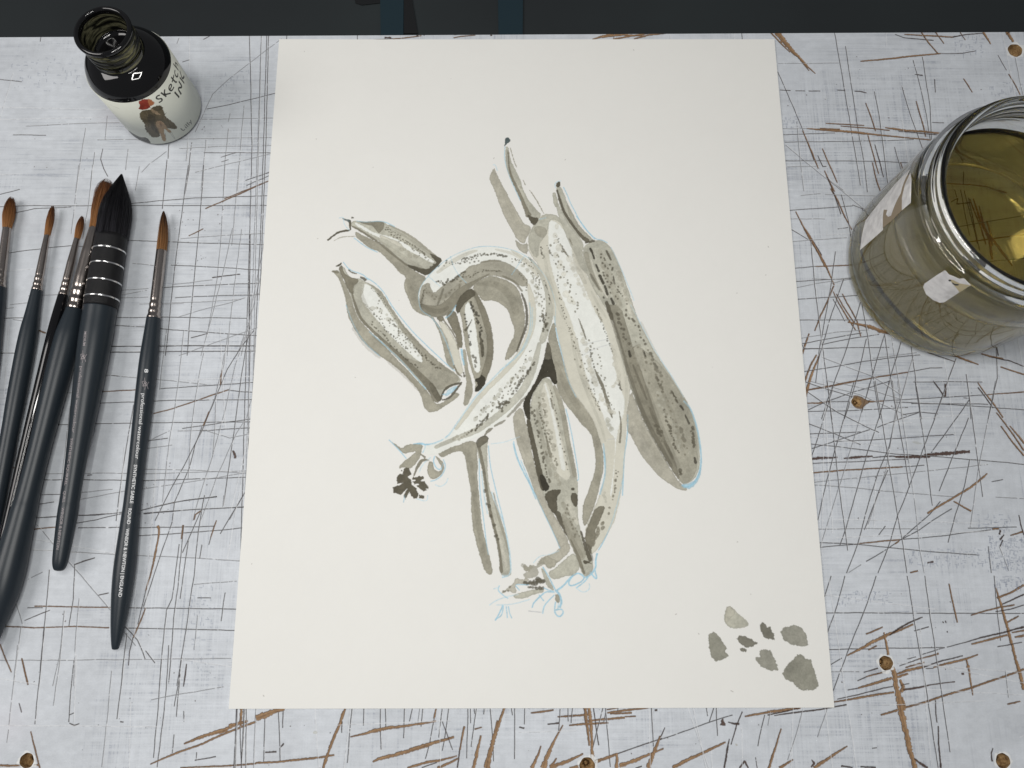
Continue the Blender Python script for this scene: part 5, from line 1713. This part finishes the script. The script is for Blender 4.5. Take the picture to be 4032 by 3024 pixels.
    # printed lettering bent onto the handle
    for (txt, ta, xa, ya, tb, xb, yb, hgt, bold) in texts:
        A = unproj(nat(ta, [(xa, ya)]), z+rmax*.8)[0]; B = unproj(nat(tb, [(xb, yb)]), z+rmax*.8)[0]
        sa, sb_ = (A-base)@u, (B-base)@u
        if txt == '#':
            V2 = []; F2 = []; rr_ = np.random.RandomState(4)
            for _ in range(13):      # the little emblem: a curled beast of strokes
                x, y = rr_.rand(), rr_.rand()*.9; a = rr_.rand()*3.14; l = .18+.2*rr_.rand(); w_ = .035
                dx, dy = math.cos(a)*l, math.sin(a)*l; b_ = len(V2)
                V2 += [(x-dx-dy*w_/l, y-dy+dx*w_/l), (x-dx+dy*w_/l, y-dy-dx*w_/l), (x+dx+dy*w_/l, y+dy-dx*w_/l), (x+dx-dy*w_/l, y+dy+dx*w_/l)]; F2.append((b_, b_+1, b_+2, b_+3))
            V2 = np.array(V2)*[1, .8]
        else: V2, F2 = text_mesh(txt, bold)
        lo, hi = V2[:, 0].min(), V2[:, 0].max()
        X = (V2[:, 0]-lo)/(hi-lo); Y = (V2[:, 1]-.36)*hgt/.72
        out = []
        for x, y in zip(X, Y):
            a_ = sa+(sb_-sa)*x; r0 = float(np.interp(a_, sph, rh)); c = base+u*a_
            view = CAM-c; view -= u*(view@u); view /= np.linalg.norm(view); side = np.cross(u, view); side *= np.sign(side[0])
            C_ = A+(B-A)*x; off = float(np.clip((C_-c)@side/r0, -.93, .93)); th_ = math.asin(off)+y/r0
            out.append(c+(r0+.00011)*(math.cos(th_)*view+math.sin(th_)*side))
        obj('lettering' if txt != '#' else 'emblem', out, [tuple(f) for f in F2], textmat if txt != '#' else M_fade, hd, smooth=False)
    return top

b6 = brush('dark grey brush marked 8, lying apart to the right of the other brushes',
  [('B', 1424, 1427, 392), ('B', 1405, 1446, 440), ('B', 1391, 1460, 520), ('B', 1383, 1464, 600), ('B', 1376, 1460, 690), ('B', 1371, 1453, 745)],
  [('B', 1369, 1455, 745), ('B', 1340, 1430, 950), ('B', 1300, 1392, 1200), ('B', 1290, 1390, 1280), ('B', 1283, 1398, 1332)],
  [('B', 1282, 1400, 1335), ('C', 1262, 1390, 0), ('C', 1217, 1372, 250), ('C', 1200, 1357, 430), ('C', 1180, 1335, 600), ('C', 1165, 1314, 800), ('C', 1148, 1290, 1000), ('C', 1118, 1257, 1250), ('C', 1085, 1226, 1500), ('D', 1065, 1212, 150), ('D', 1035, 1200, 380), ('D', 1003, 1182, 560), ('D', 985, 1165, 700), ('D', 972, 1140, 850), ('D', 966, 1110, 1000), ('D', 965, 1080, 1150), ('D', 967, 1050, 1270), ('D', 972, 1030, 1335)],
  .0044, M_sable2, M_metal, M_slate, nh=240, endround=.28, seed=6, fray=.05, textmat=M_white,
  texts=[('8', 'C', 1276, 340, 'C', 1274, 372, .0017, .012), ('#', 'C', 1268, 415, 'C', 1260, 522, .0024, 0), ('professional watercolour', 'C', 1252, 553, 'C', 1194, 1122, .0017, .0),
         ('SYNTHETIC SABLE', 'C', 1182, 1172, 'C', 1146, 1508, .00145, .012), ('ROUND', 'D', 1134, 116, 'D', 1120, 252, .00145, .012), ('WINSOR & NEWTON | ENGLAND', 'D', 1113, 290, 'D', 1046, 886, .00145, .012)])
b4 = brush('thick dark grey brush with fluffy orange brown head half under the black quill brush',
  [('B', 925, 960, 118), ('B', 862, 985, 170), ('B', 830, 975, 230), ('B', 812, 945, 320), ('B', 798, 925, 400), ('B', 790, 890, 480), ('B', 782, 872, 545)],
  [('B', 780, 872, 545), ('B', 722, 842, 760), ('B', 660, 790, 980), ('B', 610, 735, 1130), ('B', 572, 703, 1245)],
  [('B', 570, 704, 1250), ('B', 520, 705, 1400), ('C', 492, 702, 60), ('C', 436, 648, 330), ('C', 384, 582, 560), ('C', 330, 520, 780), ('C', 278, 455, 1010), ('C', 216, 396, 1250), ('C', 158, 348, 1480), ('D', 120, 330, 110), ('D', 75, 296, 280), ('D', 15, 258, 450), ('D', -70, 200, 650), ('D', -130, 130, 850), ('D', -150, 50, 1030), ('D', -150, 0, 1150)],
  .0066, M_sable, M_metal, M_slate, nh=420, extend=.015, seed=4, fray=.30)
b3 = brush('slim glossy black handled brush with a small orange brown tip, between two grey handles',
  [('B', 714, 722, 436), ('B', 690, 735, 480), ('B', 668, 730, 540), ('B', 655, 708, 600), ('B', 645, 690, 640)],
  [('B', 642, 690, 640), ('B', 592, 660, 850), ('B', 548, 618, 1020), ('B', 525, 600, 1100), ('B', 512, 592, 1128)],
  [('B', 508, 592, 1130), ('B', 470, 572, 1300), ('C', 415, 525, 0), ('C', 368, 480, 180), ('C', 330, 440, 330), ('C', 270, 378, 600), ('C', 215, 322, 820), ('C', 170, 272, 1050), ('C', 120, 215, 1280), ('C', 85, 172, 1450), ('C', 42, 122, 1659)],
  .0034, M_sable, M_metal, M_gloss, nh=140, extend=.045, seed=3, fray=.12)
b2 = brush('slim dark grey brush with pointed orange brown tip, second brush from the left',
  [('B', 458, 466, 345), ('B', 432, 480, 400), ('B', 416, 476, 470), ('B', 400, 456, 540), ('B', 390, 436, 606)],
  [('B', 388, 434, 608), ('B', 345, 408, 800), ('B', 310, 380, 950), ('B', 292, 365, 1010), ('B', 275, 360, 1085)],
  [('B', 273, 361, 1090), ('B', 230, 345, 1300), ('C', 180, 325, 0), ('C', 132, 288, 200), ('C', 95, 250, 400), ('C', 52, 205, 640), ('C', 22, 160, 850), ('C', -10, 130, 1080), ('C', -40, 95, 1250), ('C', -80, 55, 1450)],
  .0042, M_sable, M_metal, M_slate, nh=160, extend=.05, seed=2, fray=.10)
b1 = brush('orange brown headed brush cut off by the left edge of the picture',
  [('B', 92, 112, 270), ('B', 55, 130, 330), ('B', 38, 134, 420), ('B', 30, 112, 490), ('B', 25, 92, 542)],
  [('B', 22, 90, 545), ('B', -12, 66, 800), ('B', -38, 46, 960), ('B', -48, 42, 1010), ('B', -62, 40, 1060)],
  [('B', -64, 42, 1065), ('B', -85, 40, 1200), ('C', -120, 18, 0), ('C', -160, 0, 250)],
  .0042, M_sable, M_metal, M_slate, nh=260, extend=.11, seed=1, fray=.16)
b5 = brush('black haired quill brush with a black wire bound collar and rounded grey handle end',
  [('B', 1059, 1063, 70), ('B', 1012, 1088, 150), ('B', 952, 1110, 240), ('B', 902, 1126, 320), ('B', 877, 1129, 400), ('B', 862, 1122, 480), ('B', 852, 1108, 560), ('B', 844, 1098, 625)],
  [('B', 842, 1098, 622), ('B', 820, 1084, 750), ('B', 800, 1066, 880), ('B', 775, 1050, 1030), ('B', 752, 1032, 1170), ('B', 745, 1017, 1245)],
  [('B', 743, 1012, 1247), ('B', 725, 990, 1350), ('C', 702, 972, 60), ('C', 672, 925, 300), ('C', 645, 880, 500), ('C', 622, 838, 700), ('C', 600, 792, 900), ('C', 572, 745, 1100), ('C', 550, 708, 1300), ('C', 532, 690, 1500), ('D', 515, 680, 100), ('D', 498, 660, 220), ('D', 480, 630, 360), ('D', 468, 605, 500), ('D', 464, 588, 590), ('D', 476, 572, 640)],
  .0090, M_squir, M_bind, M_slate, nh=620, endround=.32, seed=5, fray=.04, binding=True,
  wires=[('B', 820, 728, 1087, 778), ('B', 800, 856, 1066, 912), ('B', 776, 1000, 1050, 1062), ('B', 756, 1143, 1032, 1196)], textmat=M_fade,
  texts=[('MEDIUM', 'C', 745, 20, 'C', 733, 140, .0013, .012), ('#', 'C', 730, 180, 'C', 718, 290, .0024, 0), ('professional watercolour', 'C', 712, 318, 'C', 640, 892, .0016, 0),
         ('SYNTHETIC SQUIRREL', 'C', 628, 940, 'C', 572, 1350, .0013, .012), ('QUILL', 'C', 566, 1398, 'C', 556, 1500, .0013, .012), ('WINSOR & NEWTON', 'D', 552, 105, 'D', 502, 472, .0013, .012)])

# ------------------------------------------------------------------ ink bottle
BC = np.array([-.06138, .30949]); BR = .0218
def raycyl(uv, cxy, r):
    d = np.array([(uv[0]-CX)/F, (uv[1]-CY)/F, 1.0])@R3; o = CAM[:2]-cxy
    a = d[0]**2+d[1]**2; b = 2*(o@d[:2]); c = o@o-r*r; D = b*b-4*a*c
    t = (-b-math.sqrt(max(D, 0)))/(2*a); p = CAM+d*t
    return math.atan2(p[1]-cxy[1], p[0]-cxy[0]), p[2]
bot = empty('ink_bottle', (BC[0], BC[1], 0)); tag(bot, 'open black ink bottle with a cream label showing SKetch INK and a painted figure', 'ink bottle')
c3 = (BC[0], BC[1], 0)
body = spline_prof([(0, .0008), (.0175, .0008), (.0195, 0), (.0208, .0012), (.0214, .0035), (.0214, .012), (.0214, .030), (.0215, .0395)]+[(.0078+.0138*math.cos(a), .0380+.0132*math.sin(a)) for a in np.radians([8, 16, 24, 32, 40, 48, 56, 64, 68])]+[(.0127, .0508)], 2)
lathe_obj('bottle_body', c3, body, M_bottle, bot)
neck = [(.0126, .0508), (.0122, .0522), (.0122, .0545), (.0128, .0556), (.0131, .0562), (.0130, .0568), (.0124, .0574), (.0123, .0580), (.0129, .0588), (.0132, .0594), (.0129, .0600), (.0124, .0606), (.0123, .0613), (.0128, .0620), (.0131, .0626), (.0127, .0633), (.0124, .0639), (.0126, .0648), (.0132, .0656), (.0135, .0667), (.0135, .0678), (.0131, .0687), (.0125, .0690), (.0119, .0686), (.0115, .0678)]
neck = [(r, .0508+(z-.0508)*.92) for r, z in neck]
lip = [(.0122, .0645), (.0128, .0650), (.0134, .0656), (.0137, .0664), (.0136, .0672), (.0130, .0678), (.0123, .0680), (.0116, .0677), (.0112, .0670), (.0110, .0660), (.0110, .0650)]
lip = [(r, .0508+(z-.0508)*.92) for r, z in lip]
lathe_obj('neck', c3, spline_prof(neck[:-8], 1), M_neck, bot)
lathe_obj('lip', c3, spline_prof(lip, 1), M_bottle, bot)
lathe_obj('neck_inside', c3, spline_prof([(.0110, .0640), (.0110, .062), (.0110, .060), (.0109, .057), (.0110, .053), (.0106, .0515)], 1), M_inner, bot)
ink = empty('ink', (BC[0], BC[1], .051)); tag(ink, 'black ink shining at the bottom of the open bottle neck', 'ink')
lathe_obj('ink_surface', c3, [(0, .0508), (.004, .05085), (.008, .0510), (.0098, .0514), (.0107, .0522), (.01085, .0526), (.0108, .0500), (0, .0500)], M_ink, ink, 64)
# label wrapped round the body
lw = 2*math.pi*.0216; lh0, lh1 = .0022, .0405
lc = Canvas(0, lh0, lw, lh1, .0001)
lc.img[..., :3] = np.array([.66, .675, .60])*(1+.015*lc.n3)[..., None]
A0 = math.radians(-160)   # seam at the far side
def onlabel(pts, tile='Q'):
    out = []
    for p in nat(tile, pts):
        a, z = raycyl(p, BC, .0216); a = (a-math.radians(120)) % (2*math.pi); out.append((a*.0216, z))
    return lc.to(np.array(out))
def lstroke(s, w_=2.2, c=(.02, .02, .02), a=.95): lc.line(chaikin(onlabel(nums(s)), False, 1), w_, np.array(c), alpha=a, rag=.25, seed=len(s), soft=.8)
def lput(s, w_, c=(.015, .015, .015), a=.97, k=0): # strokes of handwriting, in label pixels from the upper left
    q = np.array(nums(s)); q[:, 1] = lc.h-q[:, 1]
    lc.line(chaikin(q, False, 2), w_, np.array(c), alpha=a, rag=.3, seed=len(s)+k, soft=.7)
for s in ("742,36 728,28 718,38 724,52 738,60 736,76 716,72", "754,28 764,74", "780,32 760,54 794,82", "800,62 826,58 824,44 806,42 798,60 806,80 830,78", "852,26 856,80 866,82", "838,48 876,42",
          "906,46 892,42 882,58 890,80 910,78", "926,22 932,84", "932,60 950,48 960,60 962,86"): lput(s, 7.5)
for s in ("816,102 820,154", "842,158 844,104 878,152 880,100", "904,102 908,158", "942,102 910,132 952,160"): lput(s, 9)
for s in ("724,322 728,350 742,347", "750,334 752,350", "749,324 750,326", "760,322 763,350", "771,320 774,350", "781,334 787,344", "797,330 786,358"): lput(s, 4.2, (.07, .07, .065), .9)
fg = lambda s, c, a=1, e=.15, j=2.6: lc.fill(onlabel(nums(s)), np.array(c), a, edge=e, jit=j, gran=1.6)
fg("790,1250 850,1235 895,1240 905,1210 980,1185 1030,1198 1036,1250 1062,1285 1055,1305 1130,1365 1195,1420 1190,1455 1130,1452 1060,1440 1000,1500 1000,1540 910,1552 880,1512 835,1460 830,1395 800,1365 765,1300", (.105, .085, .05))
fg("850,1300 900,1280 960,1330 930,1390 950,1440 990,1500 960,1500 900,1440 870,1380", (.05, .042, .028), .7)
fg("905,1215 985,1190 1030,1200 1020,1240 950,1260", (.075, .062, .038), .8)
fg("890,1210 915,1225 985,1270 1010,1290 980,1300 930,1280 900,1250", (.33, .24, .15), .8)
fg("948,1385 990,1350 1045,1385 1085,1445 1135,1480 1115,1505 1055,1450 1040,1470 1070,1560 1062,1592 1030,1592 1012,1520 970,1455", (.36, .25, .15))
fg("1000,1365 1030,1385 1020,1420 990,1400", (.20, .11, .06), .6)
fg("755,1150 800,1118 860,1115 890,1140 900,1200 865,1228 800,1240 758,1228 775,1190", (.24, .032, .018))
fg("860,1115 895,1115 942,1155 930,1182 890,1200 870,1170", (.38, .14, .06))
for k in range(26):
    a_ = np.random.RandomState(k).rand(4); x_, y_ = 790+a_[0]*330, 1260+a_[1]*250
    if inpoly(x_, y_, np.array(nums("800,1260 900,1230 1030,1210 1050,1300 1180,1430 1060,1430 990,1520 910,1540 840,1460"))):
        lstroke(f"{x_},{y_} {x_+14},{y_+18+30*a_[2]} {x_+22*a_[3]},{y_+50}", 2.0, [(.03, .025, .015), (.16, .13, .08)][k % 2], .7)
lstroke("1055,1290 1075,1268", 1.4, (.2, .2, .19)); lstroke("1110,1490 1160,1560 1175,1570", 1.2, (.2, .2, .19), .8); lstroke("1130,1490 1170,1560", 1.2, (.2, .2, .19), .8); lstroke("1060,1500 1068,1570", 1.2, (.2, .2, .19), .8)
for s in ("400,1115 470,1145", "440,1180 540,1225", "490,1205 540,1220", "545,1330 600,1362", "655,1435 705,1465"): lstroke(s, 1.3, (.24, .21, .21), .6)
fg("650,1470 700,1505 780,1545 855,1545 905,1618 880,1640 700,1600 600,1500", (.055, .055, .05), 1, .05, .1)
for k in range(14):
    x = 700+k*11; y = 1515+k*4.6-(k*k)*.05; lstroke(f"{x},{y} {x+5},{y+8+3*math.sin(k)}", 1.2, (.45, .45, .42), .8)
lc.img[..., 3] = .5
M_label = image_mat('bottle_label', lc.image('label_map'), .42, .0001, 0, spec=.4)
n = 128; V, U, Fc = [], [], []
for i in range(n+1):
    a = math.radians(120)+2*math.pi*i/n
    for r, z in ((.02142, lh0), (.02160, lh0), (.02160, lh1), (.02142, lh1)):
        V.append((BC[0]+r*math.cos(a), BC[1]+r*math.sin(a), z)); U.append((i/n, (z-lh0)/(lh1-lh0)))
for i in range(n):
    for j in range(3): Fc.append((i*4+j, (i+1)*4+j, (i+1)*4+j+1, i*4+j+1))
obj('label', V, Fc, M_label, bot, uvs=U).data.polygons.foreach_set('use_smooth', [k % 3 == 1 for k in range(len(Fc))])

# ------------------------------------------------------------------ glass jar with dirty brush water
JC = np.array([.35561, .21630]); j3 = (JC[0], JC[1], 0)
jar = empty('glass_jar', (JC[0], JC[1], 0)); tag(jar, 'open clear glass jar with torn label scraps at the right edge of the picture', 'jar')
outer = [(0, .0022), (.036, .0020), (.0410, .0010), (.0440, .0001), (.0462, .0006), (.0482, .0026), (.0493, .0060), (.0496, .0100), (.0497, .030), (.0497, .055), (.0496, .0640), (.0492, .0680), (.0482, .0712), (.0470, .0727), (.0462, .0737),
         (.0466, .0744), (.0482, .0750), (.0490, .0760), (.0488, .0771), (.0474, .0779), (.0461, .0786), (.0458, .0797), (.0464, .0806), (.0467, .0816), (.0462, .0825), (.0455, .0832), (.0456, .0842), (.0459, .0853), (.0454, .0865), (.0444, .0871), (.0432, .0869), (.0422, .0861),
         (.0417, .0848), (.0416, .0820), (.0418, .0780), (.0424, .0745), (.0440, .0705), (.0455, .0670), (.0464, .0630), (.0467, .0580)]
inner = [(.0467, .0580), (.0467, .030), (.0467, .0110), (.0460, .0080), (.0440, .0060), (.0400, .0050), (.030, .0055), (0, .0060)]
prof = spline_prof(outer, 1)+spline_prof(inner, 2)[1:]
lathe_obj('glass', j3, prof, M_glass, jar, 144)
wat = empty('brush_water', (JC[0], JC[1], .006)); tag(wat, 'murky olive yellow brush water filling the glass jar', 'water')
e_ = .00006
wl = .0585
wp = [(0, .0060-e_), (.030, .0055-e_), (.0400, .0050-e_), (.0440+e_, .0060-e_), (.0460+e_, .0080-e_), (.0467+e_, .0110), (.0467+e_, .030), (.0467+e_, wl), (.0462, wl-.0002), (.0455, wl-.0007), (.043, wl-.0009), (0, wl-.0010)]
lathe_obj('water_body', j3, chaikin(wp, False, 1).tolist(), M_water, wat, 144)
def scrap(name, tile, pts, m, r, label=None, thick=.00012, parent=None):
    q = []
    for p in nat(tile, pts):
        a, z = raycyl(p, JC, r); q.append((a*r if a > -math.pi/2 else (a+2*math.pi)*r, z))
    q = np.array([((a if a > 0 else a+2*math.pi*r), z) for a, z in q])
    v2, f = tri_patch(q, .002)
    V = [(JC[0]+r*math.cos(a/r), JC[1]+r*math.sin(a/r), z) for a, z in v2]; nV = len(V)
    V += [(JC[0]+(r+thick)*math.cos(a/r), JC[1]+(r+thick)*math.sin(a/r), z) for a, z in v2]
    Fc = [t[::-1] for t in f]+[tuple(i+nV for i in t) for t in f]
    es = {}
    for t in f:
        for i in range(3): es[(t[i], t[(i+1) % 3])] = 1
    for (i, j) in list(es):
        if (j, i) not in es: Fc.append((i, j, j+nV, i+nV))
    o = obj(name, V, Fc, m, parent or jar, smooth=False)
    bm = bmesh.new(); bm.from_mesh(o.data); bmesh.ops.recalc_face_normals(bm, faces=bm.faces); bm.to_mesh(o.data); bm.free()
    if label: o['label'] = label
    return o
big = [(785, 1515), (800, 1400), (835, 1255), (900, 1170), (960, 1095), (1100, 930), (1215, 815), (1200, 850), (1165, 930), (1140, 1020), (1110, 1075), (1085, 1130), (1055, 1215), (1030, 1225), (1012, 1205), (1024, 1165), (992, 1162), (982, 1240), (984, 1340), (900, 1415)]
scrap('label_scrap', 'E', big, M_lab, .04975, 'large torn white label scrap on the upper left side of the jar')
scrap('label_scrap', 'E', [(1150, 1168), (1150, 1060), (1175, 950), (1222, 845), (1232, 900), (1226, 1104)], M_lab, .04975, 'narrow white label scrap beside the large one')
scrap('glue_stain', 'E', [(984, 1320), (984, 1180), (1040, 1100), (1120, 980), (1200, 860), (1215, 860), (1160, 1000), (1150, 1168), (1060, 1260)], M_glue, .04971)
sm = scrap('label_scrap', 'F', [(1335, 510), (1345, 480), (1380, 455), (1460, 400), (1525, 362), (1560, 400), (1600, 415), (1650, 437), (1690, 432), (1750, 492), (1640, 560), (1520, 640), (1480, 645), (1420, 620), (1360, 570)], M_lab, .04975, 'small square white label scrap with dark marks on the front of the jar')
scrap('stain', 'F', [(1560, 440), (1600, 450), (1650, 478), (1720, 490), (1745, 493), (1650, 555), (1625, 520), (1590, 480)], M_tan, .04990, parent=sm, thick=.00004)
scrap('mark', 'F', [(1552, 448), (1570, 444), (1580, 456), (1562, 461)], M_spot, .04996, parent=sm, thick=.00004)
scrap('mark', 'F', [(1585, 468), (1610, 482), (1645, 484), (1640, 495), (1615, 496), (1592, 484)], M_spot, .04996, parent=sm, thick=.00004)

SC.cycles.max_bounces = 16; SC.cycles.transmission_bounces = 14; SC.cycles.glossy_bounces = 6; SC.cycles.diffuse_bounces = 4
SC.cycles.blur_glossy = .6; SC.cycles.caustics_refractive = True; SC.cycles.caustics_reflective = False
